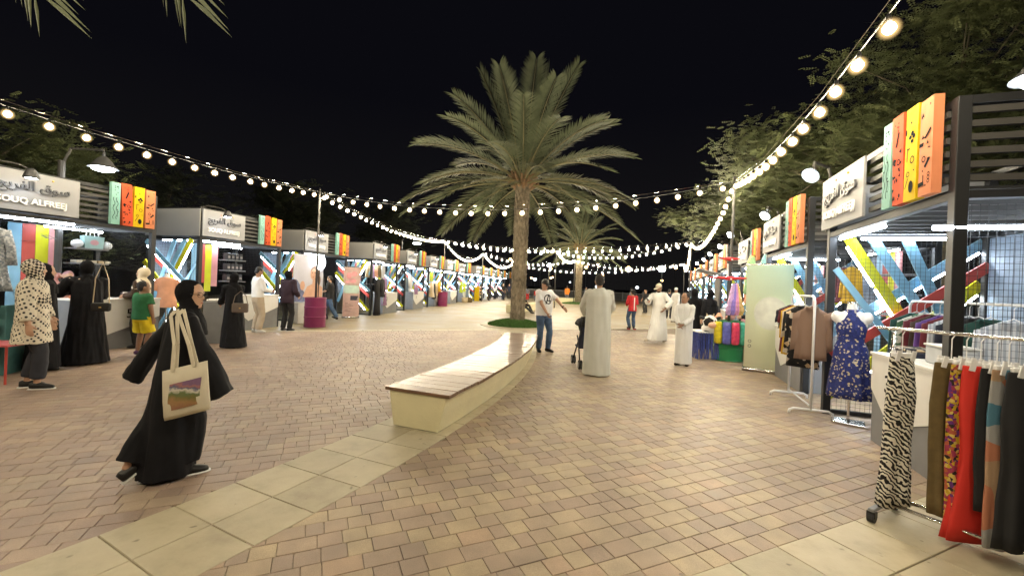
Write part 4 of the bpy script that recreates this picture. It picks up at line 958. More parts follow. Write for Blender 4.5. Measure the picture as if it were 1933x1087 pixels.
person('boy in green T-shirt and yellow shorts, seen from behind at the counter', (-6.95, 8.0, .01), 172, 1.36, dict(head=1.22, hands=((-.27, -.04, .80), (.22, -.30, 1.0)), yaw=-25, bulk=1.25, voxel=.012, face=0, skin=skin_b, cloth=dict(shirt=dict(m=green_c, z0=.84, st=.40, g=.02, flare=.02), trousers=dict(name='shorts', m=yel_c, t=.44, g=.03, flare=.03), hair=hair_m, shoes=M('purple sandal', (.12, .05, .13), .6))))
person('woman in black abaya with a taupe handbag at her hip, beside the grey stand', (-6.05, 9.25, .01), -118, 1.60, dict(hands=((-.10, -.34, 1.05), (.10, -.36, 1.0)), lean=(0, -.06), voxel=.012, seed=8, cloth=dict(robe=dict(m=abaya, hem=.015, w=.27, d=.29, off=(0, .05), flare=.03, fold=.018), hijab=hijab_b, bun=[((0, .10, .05), .06)], shoes=black_shoe)))
person('man in white sweatshirt and beige trousers looking at boxes', (-7.0, 11.7, .01), 145, 1.80, dict(hands=((-.10, -.30, 1.10), (.10, -.30, 1.12)), pitch=22, voxel=.012, skin=skin_b, cloth=dict(shirt=dict(name='sweatshirt', m=white_tee, z0=.88, st=.95, g=.026, sg=.022, fold=.010), trousers=dict(m=beige_c, g=.024, flare=.02), hair=hair_m, beard=1, shoes=white_sh)))
person('person in dark plum hooded top and black trousers, seen from behind', (-6.5, 12.3, .01), 168, 1.74, dict(hands=((-.20, -.20, 1.0), (.22, -.06, .86)), lean=(0, -.05), voxel=.012, face=0, cloth=dict(shirt=dict(name='hooded_top', m=plum_c, z0=.80, st=.96, g=.034, sg=.026, fold=.012), trousers=dict(m=blk_tee, g=.012), hijab=hijab_b, bun=[((0, .09, .03), .075)], drape=-.10, shoes=black_shoe, soles=white_sh)))
person('man in black T-shirt, face mask and jeans walking past the mirror', (-6.78, 15.8, .01), -86, 1.66, dict(hands=((-.10, -.36, 1.08), (.16, -.30, 1.06)), feet=((-.08, -.26, 0), (.08, .34, .03)), foot_pitch=(0, -25), pitch=12, bulk=1.08, voxel=.013, cloth=dict(shirt=dict(m=blk_tee, z0=.82, st=.5, g=.03, flare=.02), trousers=dict(m=denim), hair=hair_m, mask=1, shoes=black_shoe)))
# middle
tee, tp_ = person('man in white T-shirt with a circled letter A, jeans and black cap, arm held out', (.80, 10.35, .01), 30, 1.75, dict(hands=((-.08, -.26, .93), (.30, -.42, 1.06)), elbow=((-.9, .6, -.1), (.9, .4, -.3)), feet=((-.11, 0, 0), (.12, -.06, 0)), foot_dir=(-20, 16), pitch=26, yaw=10, bulk=1.10, voxel=.010, seed=4,
    cloth=dict(shirt=dict(m=white_tee, z0=.87, st=.42, g=.034, flare=.02, belly=.02, fold=.009), trousers=dict(m=denim, g=.014, flare=.012), hair=hair_m, cap=black_m, shoes=black_shoe)))
sh = [c for c in tee.children if c.name.startswith('shirt')][0]
bm = BM(); N = 28
def c2(t, r, asp=.92): return (.0 + r * asp * math.cos(t), 1.26 + r * math.sin(t))
oa = [bm.verts.new((c2(i / N * 6.2832, .115)[0], 0, c2(i / N * 6.2832, .115)[1])) for i in range(N)]; ob = [bm.verts.new((c2(i / N * 6.2832, .092)[0], 0, c2(i / N * 6.2832, .092)[1])) for i in range(N)]
for i in range(N): bm.faces.new((oa[i], oa[(i + 1) % N], ob[(i + 1) % N], ob[i]))
for q in (((-.085, 1.15), (-.055, 1.15), (.035, 1.375), (.005, 1.375)), ((.025, 1.375), (.05, 1.375), (.05, 1.165), (.025, 1.165)), ((-.035, 1.215), (.025, 1.215), (.025, 1.24), (-.026, 1.24)), ((.05, 1.20), (.05, 1.245), (.078, 1.222))):
    bm.faces.new([bm.verts.new((x, 0, z)) for x, z in q])
decal(bm, sh, sh, 'circled_letter', ink_m, .004)
bm = BM(); w_ = tp_.wr[1]; d_ = (tp_.wr[1] - tp_.el[1]).normalized(); tube(bm, [w_ - d_ * .045, w_ - d_ * .015], .034, 12); obj('wrist_watch', bm, black_m, tee)
person('man in off white kandura seen from behind, pushing a stroller', (1.62, 7.85, .01), 176, 1.85, dict(hands=((-.18, -.30, 1.0), (.18, -.30, 1.0)), elbow=((-1, .3, -.2), (1, .3, -.2)), bulk=1.12, voxel=.010, face=0, skin=skin_b, seed=6,
    cloth=dict(robe=dict(name='kandura', m=kandura_g, hem=.02, w=.225, d=.21, sg=.018, st=.96, flare=.014, fold=.022, fs=(6.5, 6.5, .8)), hair=M('short dark hair', (.03, .024, .02), .7, bump=.5, bs=120), shoes=black_shoe)))
rb, rp = person('boy in red jersey with a white stripe and jeans, seen from behind', (4.86, 17.0, .01), 186, 1.60, dict(hands=((-.14, -.24, 1.02), (.16, -.22, 1.02)), head=1.12, feet=((-.11, -.05, .05), (.11, .02, .05)), voxel=.012, face=0, skin=skin_b, cloth=dict(shirt=dict(name='jersey', m=red_c, z0=.80, st=.9, g=.022), trousers=dict(m=denim, g=.018), hair=hair_m, shoes=black_shoe)))
bm = BM()
sh = [c for c in rb.children if c.name.startswith('jersey')][0]
pts = [[bm.verts.new((x, 0, .84 + .055 * j)) for x in (-.055, -.01)] for j in range(11)]
for a, b_ in zip(pts, pts[1:]): bm.faces.new((a[0], b_[0], b_[1], a[1]))
decal(bm, sh, sh, 'white_stripe', white_tee, .004, (0, -1, 0))
for sx in (-1, 1):
    f = thing('roller_shoe', 'small wheeled skate under the %s foot of the boy in red' % ('nearer' if sx > 0 else 'farther'), 'skate', (4.86 + sx * .11, 17.0 - sx * .03, .012)); bm = BM(); box(bm, (-.04, -.13, .045), (.04, .13, .06)); obj('plate', bm, black_m, f)
    for y in (-.09, .09): bm = BM(); tube(bm, [(-.035, y, .03), (.035, y, .03)], .03, 12); obj('wheel', bm, red_c, f)
pm, pp = person('bearded man in white kandura and pale cap striding while reading a phone', (4.52, 12.95, .01), -52, 1.80, dict(hands=((-.14, -.34, 1.20), (.27, -.12, 1.02)), elbow=((-.8, .5, -.4), (1, .6, .1)), feet=((-.08, -.36, .0), (.08, .24, .01)), foot_dir=(-10, 14), pitch=24, yaw=-4, lean=(0, -.05), voxel=.010, skin=skin_b, seed=9,
    cloth=dict(robe=dict(name='kandura', m=kandura, hem=.10, w=.235, d=.36, off=(0, -.06), waist=.03, st=.95, sg=.028, flare=.03, fold=.030, fs=(9, 9, 1.3)), hair=hair_m, cap=M('cream cap', (.60, .52, .40), .8), beard=1, shoes=M('pale sandal', (.5, .42, .32), .6))))
th = thing('phone', 'dark phone in the hand of the striding man in white', 'phone', Vector((4.52, 12.95, .01)) + Matrix.Rotation(R(-52), 3, 'Z') @ (Vector((-.12, -.41, 1.25)) * 1.047), R(-52)); bm = BM(); bar(bm, (0, .05, -.02), (0, -.06, .05), .075, .009); obj('case', bm, black_m, th)
bm = BM(); bar(bm, (0, .052, -.013), (0, -.053, .055), .065, .002); obj('screen', bm, EM('dim screen', (.5, .6, .9), .4), th)
person('boy in white kandura standing with his hands joined', (3.78, 9.22, .01), -38, 1.56, dict(head=1.08, hands=((-.05, -.24, .98), (.05, -.24, .99)), elbow=((-1, .5, 0), (1, .5, 0)), yaw=-22, voxel=.010, skin=skin_b, seed=12, cloth=dict(robe=dict(name='kandura', m=kandura, hem=.055, w=.20, d=.20, sg=.016, flare=.014, fold=.022, fs=(10, 10, 1)), hair=hair_m, shoes=M('brown leather', (.05, .03, .02), .5))))
person('man in white kandura and white cap farther off, behind the striding man', (8.62, 22.2, .01), -70, 1.78, dict(hands=((-.14, -.3, 1.05), (.2, -.1, .85)), pitch=14, voxel=.016, skin=skin_b, cloth=dict(robe=dict(name='kandura', m=kandura, w=.22, d=.22), cap=whitem, brim=0, shoes=black_shoe)))
person('woman in black abaya by the toy drum, bag strap across her back', (5.35, 12.4, .01), 160, 1.68, dict(voxel=.014, face=0, cloth=dict(robe=dict(m=abaya, w=.26, d=.24), hijab=hijab_b, shoes=black_shoe)))
person('woman in black abaya standing closest to the toy pole', (5.62, 12.0, .01), 200, 1.66, dict(voxel=.014, face=0, bulk=1.1, cloth=dict(robe=dict(m=abaya, w=.28, d=.25), hijab=hijab_b, hijab_big=1.05, shoes=black_shoe)))
person('shopper in black leaning over the toy stall shelves', (6.35, 10.9, .01), -120, 1.55, dict(hands=((-.1, -.4, 1.1), (.1, -.4, 1.1)), lean=(0, -.2), voxel=.014, cloth=dict(robe=dict(m=abaya, w=.25, d=.24), hijab=hijab_b, shoes=black_shoe)))
# far people
far = [('person in orange top and dark trousers by the smaller palm', (5.75, 44.0), 170, 1.72, orange_c, grey_c, 'hair'), ('person in pale grey clothes beyond the man in off white', (8.2, 47), 90, 1.7, grey_c, grey_c, 'hair'),
       ('child in red with a white cap beyond the man in off white', (9.4, 44), 20, 1.5, red_c, denim, 'cap'), ('woman in a grey top standing at the railing', (15.5, 49.5), 0, 1.66, grey_c, black_m, 'hijab'),
       ('man in a grey T-shirt standing beyond the boy in red', (8.45, 29.9), 90, 1.68, grey_c, blk_tee, 'hair'), ('child in red trousers walking beyond the big palm trunk', (1.75, 47), 160, 1.45, grey_c, red_c, 'hijab'),
       ('small child in a red top near the big palm trunk', (2.6, 46), 200, 1.2, red_c, grey_c, 'hair'), ('person in black holding an arm out beyond the man in off white', (9.5, 30), -60, 1.62, blk_tee, black_m, 'hair'),
       ('person in dark clothes at the far end of the maroon drum row', (-.9, 44), 40, 1.7, blk_tee, navy, 'hair'), ('person in white top at the far end of the maroon drum row', (-1.8, 46), -40, 1.66, white_tee, navy, 'hijab'), ('person in navy at the far end of the maroon drum row', (-.3, 49), 0, 1.7, navy, black_m, 'hair'), ('person in plum at the far end of the maroon drum row', (-2.2, 41), 90, 1.6, plum_c, black_m, 'hijab'),
       ('shopper in pale top beside the railing end of the green drum row', (11.2, 32), -90, 1.68, cream_c, navy, 'hijab'), ('shopper in dark top halfway along the green drum row', (9.3, 25), 150, 1.72, navy, black_m, 'hair')]
for lb, xy, rz, h, mt, mb, hw in far:
    cl = dict(shirt=dict(m=mt, z0=.82, st=.7, g=.024), trousers=dict(m=mb, g=.018), shoes=black_shoe)
    if hw == 'hair': cl['hair'] = hair_m
    elif hw == 'cap': cl['cap'] = whitem
    else: cl['hijab'] = hijab_b
    person(lb, (*xy, .01), rz, h, dict(voxel=.022, face=0, hands=((-.2, -.2, .95), (.24, -.05, .82)), cloth=cl))
person('person in black sitting on the far cream bench behind the big palm', (.62, 24.75, -.37), 60, 1.7, dict(voxel=.016, face=0, hands=((-.2, -.3, .92), (.2, -.3, .92)), lean=(0, .2), feet=((-.12, -.72, .39), (.14, -.62, .39)), cloth=dict(shirt=dict(name='jacket', m=blk_tee, z0=.82, st=.95, g=.026), trousers=dict(m=black_m), hair=hair_m, shoes=black_shoe)))

# ------------------------------------------------------------------ stroller
st = thing('stroller', 'black folding stroller in front of the man in off white', 'stroller', (1.56, 8.62, .012), R(184))
for sx in (-.19, .19):
    bm = BM(); tube(bm, [(sx, .46, 1.02), (sx, .28, .72), (sx, -.30, .12)], .014, 7); tube(bm, [(sx, .30, .10), (sx, .1, .50), (sx, -.02, .62)], .014, 7); obj('frame_tube', bm, black_m, st)
    for y in (-.30, .34):
        for o in (-.025, .025): bm = BM(); tube(bm, [(sx + o - .012, y, .09), (sx + o + .012, y, .09)], .088, 18); w = obj('wheel', bm, black_m, st); bm = BM(); tube(bm, [(sx + o - .014, y, .09), (sx + o + .014, y, .09)], .05, 14); obj('rim', bm, grey_m, w)
bm = BM(); tube(bm, [(-.24, .46, 1.02), (.24, .46, 1.02)], .018, 8); obj('handle', bm, black_m, st)
bm = BM(); box(bm, (-.2, -.16, .38), (.2, .18, .43), bev=.015); bar(bm, (0, .16, .43), (0, .26, .86), .40, .03, up=(0, 1, 0)); obj('seat', bm, navy, st)
bm = BM(); secs = [((0, .26 - .36 * t, .80 + .12 * math.sin(t * 2.6)), (.235, 0, 0), (0, .0 + .05, .14 * (1 - .4 * t))) for t in (0, .25, .5, .75, 1)]; loft(bm, secs, 14); obj('hood', bm, blk_tee, st, smooth=True)
# handbags
def handbag(label, loc, rz, m, w=.22, h=.15, strap=.7, sm=None):
    th = thing('handbag', label, 'handbag', loc, rz); bm = BM(); box(bm, (-w / 2, -.045, 0), (w / 2, .045, h), bev=.02); obj('bag_body', bm, m, th)
    bm = BM(); box(bm, (-w / 2 + .01, -.052, h * .45), (w / 2 - .01, -.046, h - .01)); obj('flap', bm, m, th); bm = BM(); box(bm, (-.015, -.058, h * .42), (.015, -.053, h * .55)); obj('clasp', bm, M('brass', (.6, .42, .15), .3, 1), th)
    bm = BM(); tube(bm, [(-w / 2 + .02, 0, h), (-w / 3, 0, h + strap * .6), (0, .02, h + strap), (w / 3, 0, h + strap * .6), (w / 2 - .02, 0, h)], .008, 6); obj('strap', bm, sm or m, th)
handbag('small black handbag on a chain strap at the side of the woman in full black', (-6.72, 6.95, .90), R(30), black_shoe, .24, .14, .66, M('pale chain', (.45, .36, .25), .4, .8))
handbag('taupe handbag with top handle at the hip of the woman by the grey stand', (-5.78, 9.05, .78), R(24), M('taupe leather', (.14, .11, .09), .5), .30, .20, .26)
bm = BM(); zloft(bm, [(0, .028, .028), (.09, .036, .036)], 14); tag(obj('cup', bm, white_m, loc=(-7.95, 8.72, 1.05)), 'small white cup held by the woman in cream headscarf', 'cup')
# ------------------------------------------------------------------ goods
def drape(bm, rows, n=40, folds=7, amp=.12, ph=0, mi=0):
    """hanging cloth: rows (z, rx, ry[, cx, cy]); folds deepen downwards"""
    rings = []; z0, z1 = rows[0][0], rows[-1][0]
    for r in rows:
        k = abs(r[0] - z0) / abs(z1 - z0); ring = []
        cx = r[3] if len(r) > 3 else 0; cy = r[4] if len(r) > 4 else 0
        for i in range(n):
            t = i / n * 6.2832; f = 1 + amp * k * math.sin(folds * t + ph + 1.3 * math.sin(2 * t + ph)) + .04 * math.sin(3 * t + 9 * r[0])
            ring.append(bm.verts.new((cx + r[1] * math.cos(t) * (1 + (f - 1) * .35), cy + r[2] * math.sin(t) * f + .009 * k * noise.noise(Vector((r[1] * math.cos(t) * 14, r[0] * 7, ph))), r[0])))
        rings.append(ring)
    for a, b_ in zip(rings, rings[1:]):
        for i in range(n): bm.faces.new((a[i], b_[i], b_[(i + 1) % n], a[(i + 1) % n])).material_index = mi
    bm.faces.new(rings[0]).material_index = mi; bm.faces.new(rings[-1][::-1]).material_index = mi
    return rings
def interp(rows, m=8):
    out = []
    for a, b_ in zip(rows, rows[1:]):
        for i in range(m): t = i / m; out.append(tuple(x + (y - x) * t for x, y in zip(a, b_)))
    out.append(rows[-1]); return out
hang_m = M('white plastic hanger', (.78, .78, .78), .35, var=0)
def hanger(par, z, w, clip=False):
    bm = BM()
    tube(bm, [(0, 0, .03), (.018, 0, .055), (0, 0, .075), (-.018, 0, .055)], .0035, 5); tube(bm, [(0, 0, .03), (0, 0, z + .03)], .0035, 5)
    if clip:
        box(bm, (-w, -.012, z), (w, .012, z + .028), bev=.004)
        for s_ in (-1, 1):
            for d_ in (-.02, .012): bar(bm, (s_ * w * .75, d_, z - .03), (s_ * w * .75 + .012, d_ * 1.3, z + .045), .03, .008)
    else: tube(bm, [(-w, 0, z - .06), (0, 0, z + .03), (w, 0, z - .06)], .007, 6)
    obj('hanger', bm, hang_m, par)
def trousers(label, loc, rz, m, w=.16, L=1.06, flare=1.0, th_=.035, seed=0, drop=.13, group='trousers on the chrome rack', swing=(0, 0)):
    t = thing('trousers', label, 'trousers', loc, rz, group); hanger(t, -drop, w * .7, True)
    z = -drop + .0; bm = BM()
    drape(bm, interp([(z, w * .82, th_ * .45), (z - .05, w * .86, th_ * .55), (z - .28, w, th_), (z - .6, w * .90, th_ * 1.0, swing[0] * .5, swing[1] * .5), (z - L, w * .88 * flare, th_ * 1.2, swing[0], swing[1])][:2] and [(z, w * .82, th_ * .45, 0, 0), (z - .05, w * .86, th_ * .55, 0, 0), (z - .28, w, th_, 0, 0), (z - .6, w * .90, th_, swing[0] * .5, swing[1] * .5), (z - L, w * .88 * flare, th_ * 1.2, swing[0], swing[1])], 5), folds=4 + seed % 3, amp=.35, ph=seed * 1.7)
    obj('cloth', bm, m, t, smooth=True); return t
def shirt(label, loc, rz, m, w=.21, L=.66, sl=.5, seed=0, group='clothes on the white rack', th_=.035):
    t = thing('shirt', label, 'shirt', loc, rz, group); hanger(t, -.09, w * .85); z = -.10; bm = BM()
    drape(bm, interp([(z + .02, .065, .03), (z - .015, w * .6, .035), (z - .055, w * .98, .035), (z - .12, w, th_), (z - .35, w * .95, th_ * 1.2), (z - L, w * 1.02, th_ * 1.5)], 4), folds=5, amp=.25, ph=seed)
    o = obj('cloth', bm, m, t, smooth=True)
    for s_ in (-1, 1):
        bm = BM(); p = Vector((s_ * w * .93, 0, z - .06)); q = p + Vector((s_ * .035, .01, -sl)); 
        secs = [(p.lerp(q, k) + Vector((0, .008 * math.sin(k * 9 + seed), 0)), Vector((.055 - .012 * k, 0, .02)), Vector((0, .024 + .006 * math.sin(k * 12), 0))) for k in (0, .2, .4, .6, .8, 1)]
        loft(bm, secs, 14); obj('sleeve', bm, m, t, smooth=True)
    bm = BM(); 
    for s_ in (-1, 1): poly_ = [(s_ * .0, z - .02), (s_ * .07, z + .015), (s_ * .075, z - .03), (s_ * .035, z - .065)]; f = bm.faces.new([bm.verts.new((x, -.045, zz)) for x, zz in poly_])
    bmesh.ops.solidify(bm, geom=bm.faces[:], thickness=.006); obj('collar', bm, m, t); return t
def gown(label, loc, rz, m, w=.2, L=1.35, seed=0, group='gowns hanging in the stalls', flare=1.25, sleeves=True, name='gown'):
    t = thing(name, label, name, loc, rz, group); hanger(t, -.08, w * .8); z = -.09; bm = BM()
    drape(bm, interp([(z, .06, .035), (z - .05, w * .95, .05), (z - .3, w * .85, .075), (z - .6, w, .085), (z - L, w * flare, .12)], 4), folds=6 + seed % 4, amp=.22, ph=seed); obj('cloth', bm, m, t, smooth=True)
    if sleeves:
        for s_ in (-1, 1): bm = BM(); tube(bm, [(s_ * w * .9, 0, z - .06), (s_ * w * 1.15, 0, z - .32), (s_ * w * 1.2, 0, z - .6)], [.06, .055, .07], 10); obj('sleeve', bm, m, t, smooth=True)
    return t
zebra = M_wave('zebra print', (.72, .69, .60), (.015, .014, .014), 11, 9.0, rot=(.2, .9, .3), ds=1.6); olive = M('olive twill', (.12, .082, .03), .8, var=.15, vs=20); red_cl = M('red crepe', (.58, .03, .02), .75, var=.06)
floral_m = M_voro('bright floral print', [(0, (.45, .30, .02)), (.2, (.30, .04, .08)), (.4, (.12, .03, .16)), (.55, (.55, .40, .10)), (.7, (.03, .02, .02)), (.85, (.40, .10, .05))], 75)
patch_m = M_voro('patchwork print', [(0, (.42, .17, .10)), (.3, (.07, .17, .24)), (.55, (.36, .24, .15)), (.8, (.30, .30, .30))], 9, rand=.5)
brown_sh = M_wave('fine striped brown shirt', (.25, .165, .12), (.19, .12, .09), 60, .5, rot=(0, 1.57, 0)); cream_floral = M_voro('black floral print', [(0, (.012, .012, .014)), (.52, (.55, .42, .27)), (.68, (.014, .013, .014)), (.8, (.45, .40, .34)), (.9, (.02, .02, .02))], 26)
mustard = M('mustard cotton', (.60, .36, .02), .8); maroon_c = M('maroon cotton', (.14, .02, .03), .8); bottle = M('bottle green cloth', (.012, .055, .045), .8); purple_c = M('purple satin', (.10, .03, .22), .5); white_cl = M('white cotton', (.72, .72, .72), .8); stripe_w = M_wave('pale striped cotton', (.60, .62, .66), (.36, .40, .46), 9, .6, rot=(0, 0, 0)); lav = M('lilac cloth', (.34, .20, .34), .8); lime_c = M('lime cloth', (.42, .50, .03), .8); grey_bl = M('blue grey cloth', (.13, .19, .25), .8); sand_c = M('sand cloth', (.48, .38, .24), .8); peach_c = M('peach cloth', (.66, .33, .20), .8)
blue_floral = M_voro('navy ditsy floral', [(0, (.025, .035, .16)), (.5, (.03, .045, .20)), (.66, (.50, .42, .28)), (.72, (.02, .03, .13)), (.93, (.42, .38, .34))], 85)

# chrome rack with trousers in the foreground
d = Vector((.507, -.862, 0)); A0 = Vector((2.80, 3.15, .012)); rk = thing('clothes_rack', 'chrome garment rack on castors in the foreground, hung with trousers', 'clothes rack', A0, math.atan2(d.y, d.x))
LR = 1.22
for x in (0.02, LR):
    bm = BM(); tube(bm, [(x, 0, .08), (x, 0, 1.38)], .013, 10) if x > .5 else tube(bm, [(x - .02, 0, .08), (x + .02, 0, 1.36)], .013, 10); obj('upright', bm, chrome, rk, smooth=True)
    bm = BM(); box(bm, (x - .02, -.22, .075), (x + .02, .22, .10), bev=.006); obj('foot_bar', bm, grey_m, rk)
    for y in (-.2, .2):
        bm = BM(); tube(bm, [(x - .02, y, .035), (x + .02, y, .035)], .035, 14); w_ = obj('castor', bm, black_m, rk); bm = BM(); box(bm, (x - .026, y - .02, .035), (x + .026, y + .02, .078)); obj('fork', bm, black_m, w_)
for y, z in ((0, 1.38), (-.08, .13), (.08, .13)): bm = BM(); tube(bm, [(-.06 if z > 1 else .02, y, z), (LR + .06 if z > 1 else LR, y, z)], .0125, 10); obj('rail', bm, chrome, rk, smooth=True)
def on_rail(t, z=1.38): return A0 + d * t + Vector((0, 0, z - .066))
pr = math.atan2(d.y, d.x) + R(90)
trousers('zebra print trousers at the far end of the chrome rack', on_rail(.09), pr - R(25), zebra, .115, 1.08, 1.15, .04, 1, swing=(-.03, 0))
trousers('olive trousers on the chrome rack beside the floral ones', on_rail(.345), pr - R(32), olive, .13, 1.02, .9, .035, 2)
trousers('bright floral trousers between the olive and the red ones', on_rail(.415), pr - R(24), floral_m, .13, 1.08, .85, .035, 3)
trousers('plain red wide trousers on the chrome rack', on_rail(.48), pr - R(42), red_cl, .115, 1.13, 1.9, .035, 4, swing=(.02, 0))
trousers('narrow black trousers right behind the red ones', on_rail(.55), pr - R(26), blk_tee, .13, .9, .9, .03, 5)
trousers('patchwork trousers in terracotta and teal squares', on_rail(.60), pr - R(24), patch_m, .14, 1.10, 1.0, .03, 6)
trousers('wide black trousers next to the patchwork pair', on_rail(.69), pr - R(30), blk_tee, .17, 1.06, 1.25, .05, 7)
trousers('black trousers at the near end of the chrome rack', on_rail(.83), pr - R(28), M('washed black cotton', (.022, .022, .026), .8), .17, 1.06, 1.1, .05, 8)

# white rack with shirts
u = Vector((.34, .94, 0)); A1 = Vector((4.08, 5.70, .012)); wr = thing('clothes_rack', 'white tubular clothes rack hung with shirts, in front of the blue dress', 'clothes rack', A1, math.atan2(u.y, u.x))
for x in (0, 1.08):
    bm = BM(); tube(bm, [(x, 0, .07), (x, 0, 1.52), (x + (.03 if x < 1 else -.03), 0, 1.585), (x + (.09 if x < 1 else -.09), 0, 1.60)], .0165, 10); obj('upright', bm, whitem, wr, smooth=True)
    bm = BM(); tube(bm, [(x, -.25, .0), (x, -.245, .05), (x, -.20, .075), (x, .20, .075), (x, .245, .05), (x, .25, .0)], .0165, 10); obj('foot_bar', bm, whitem, wr, smooth=True)
bm = BM(); tube(bm, [(.09, 0, 1.60), (.99, 0, 1.60)], .0165, 10); obj('rail', bm, whitem, wr, smooth=True); bm = BM(); tube(bm, [(0, 0, .12), (1.08, 0, .12)], .012, 8); obj('brace', bm, whitem, wr, smooth=True)
pw = math.atan2(u.y, u.x) - R(90)
for t, lb, m, w, L, sl, kind, rr in ((.10, 'brown fine striped shirt at the front of the white rack', brown_sh, .175, .70, .52, 's', 14), (.42, 'black blouse with large cream flowers on the white rack', cream_floral, .20, .86, .55, 's', 34), (.52, 'black printed top behind the flowered blouse', blk_tee, .2, .62, .3, 's', 30), (.62, 'cream blouse on the white rack', cream_c, .20, .70, .4, 's', 34), (.74, 'mustard yellow shirt on the white rack', mustard, .20, .74, .42, 's', 38), (.86, 'maroon patterned top on the white rack', maroon_c, .2, .72, .2, 's', 36), (.96, 'navy shirt at the far end of the white rack', navy, .22, .36, .2, 's', 38)):
    shirt(lb, A1 + u * t + Vector((0, 0, 1.60 - .066)), pw - R(rr), m, w, L, sl, seed=int(t * 50))
# mannequins
def mannequin(label, loc, rz, m, kind='dress'):
    t = thing('mannequin', label, 'mannequin', loc, rz, 'mannequins'); bm = BM()
    zloft(bm, [(.78, .14, .10), (.9, .165, .12), (1.05, .125, .10), (1.2, .15, .115), (1.32, .165, .10), (1.40, .14, .08), (1.435, .06, .06), (1.50, .05, .052), (1.53, .048, .05)], 24)
    for s_ in (-1, 1): ellip(bm, (s_ * .155, 0, 1.35), (.06, .055, .075))
    link('torso', fuse(bm, .012, 2), whitem, t)
    bm = BM(); zloft(bm, [(1.53, .052, .054), (1.55, .05, .05)], 18); obj('neck_cap', bm, chrome, t)
    bm = BM(); tube(bm, [(0, 0, .03), (0, 0, .8)], .014, 10); obj('pole', bm, chrome, t); bm = BM(); box(bm, (-.17, -.14, 0), (.17, .14, .025), bev=.004); obj('base', bm, chrome, t)
    bm = BM()
    if kind == 'dress':
        drape(bm, interp([(1.45, .064, .066), (1.38, .11, .088), (1.30, .150, .115), (1.2, .160, .132), (1.06, .134, .112), (.95, .172, .135), (.6, .205, .17), (.33, .235, .20)], 3), n=60, folds=9, amp=.13)
        o = tag(obj('dress', bm, m, smooth=True, loc=loc, rot=(0, 0, rz)), 'navy ditsy floral halter dress worn by the mannequin', 'dress')
    else:
        zloft(bm, [(.72, .22, .16), (.9, .20, .15), (1.06, .175, .135), (1.2, .175, .135), (1.34, .19, .125), (1.41, .165, .1), (1.445, .085, .075)], 30)
        for s_ in (-1, 1): tube(bm, [(s_ * .14, 0, 1.37), (s_ * .22, 0, 1.24), (s_ * .25, 0, 1.12)], [.075, .075, .085], 12)
        tag(link('blouse', fuse(bm, .013, 2, .008), m, None, loc, (0, 0, rz)), 'peach short sleeved blouse worn by the mannequin at the second drum row stall', 'blouse')
    return t
mannequin('white headless mannequin on a chrome foot wearing the navy dress', Vector((4.36, 5.42, .012)), R(-38), blue_floral)
mannequin('white headless mannequin wearing the peach blouse', Vector((-8.3, 10.2, .012)), R(35), peach_c, 'blouse')
# rack inside the nearest right stall
def in_stall(k, x, y, z=0): o = STALLS[k]; return Matrix.Translation(o.location) @ Matrix.Rotation(o.rotation_euler.z, 4, 'Z') @ Vector((x, y, z))
def stall_rz(k): return STALLS[k].rotation_euler.z
def rail_in(k, x0, x1, y, z, label):
    a = in_stall(k, x0, y); t = thing('clothes_rack', label, 'clothes rack', a, stall_rz(k)); bm = BM(); tube(bm, [(0, 0, .02), (0, 0, z - .06), (.05, 0, z), (x1 - x0 - .05, 0, z), (x1 - x0, 0, z - .06), (x1 - x0, 0, .02)], .014, 8); obj('rail', bm, whitem, t, smooth=True)
    for x in (0, x1 - x0): bm = BM(); tube(bm, [(x, -.2, .015), (x, .2, .015)], .014, 8); obj('foot_bar', bm, whitem, t)
rail_in(('R', 0), .35, 2.3, .80, 1.60, 'white clothes rack standing inside the nearest green drum row stall')
for i, (x, m, lb, L) in enumerate(((.5, bottle, 'bottle green tunic at the start of the inner rack', .95), (.66, M_voro('leaf print', [(0, (.05, .12, .06)), (.5, (.55, .58, .5))], 30), 'green leaf print blouse on the inner rack', .7), (.80, maroon_c, 'maroon tunic on the inner rack', .9), (.95, brown_c, 'dark brown tunic on the inner rack', .85), (1.06, purple_c, 'purple satin blouse on the inner rack', .8), (1.17, maroon_c, 'wine red dress on the inner rack, next to the purple one', 1.0), (1.30, stripe_w, 'pale striped shirt on the inner rack', .8), (1.43, navy, 'navy coat with buttons on the inner rack', .95), (1.56, blk_tee, 'black dress on the inner rack', .95), (1.72, bottle, 'dark green shirt near the end of the inner rack', .8), (2.0, stripe_w, 'white striped shirt at the near end of the inner rack', .75))):
    shirt(lb, in_stall(('R', 0), x, .80, 1.60 - .066), stall_rz(('R', 0)) + R(62 + 5 * (i % 3)), m, .2, L, .5, i, 'clothes on the inner rack')
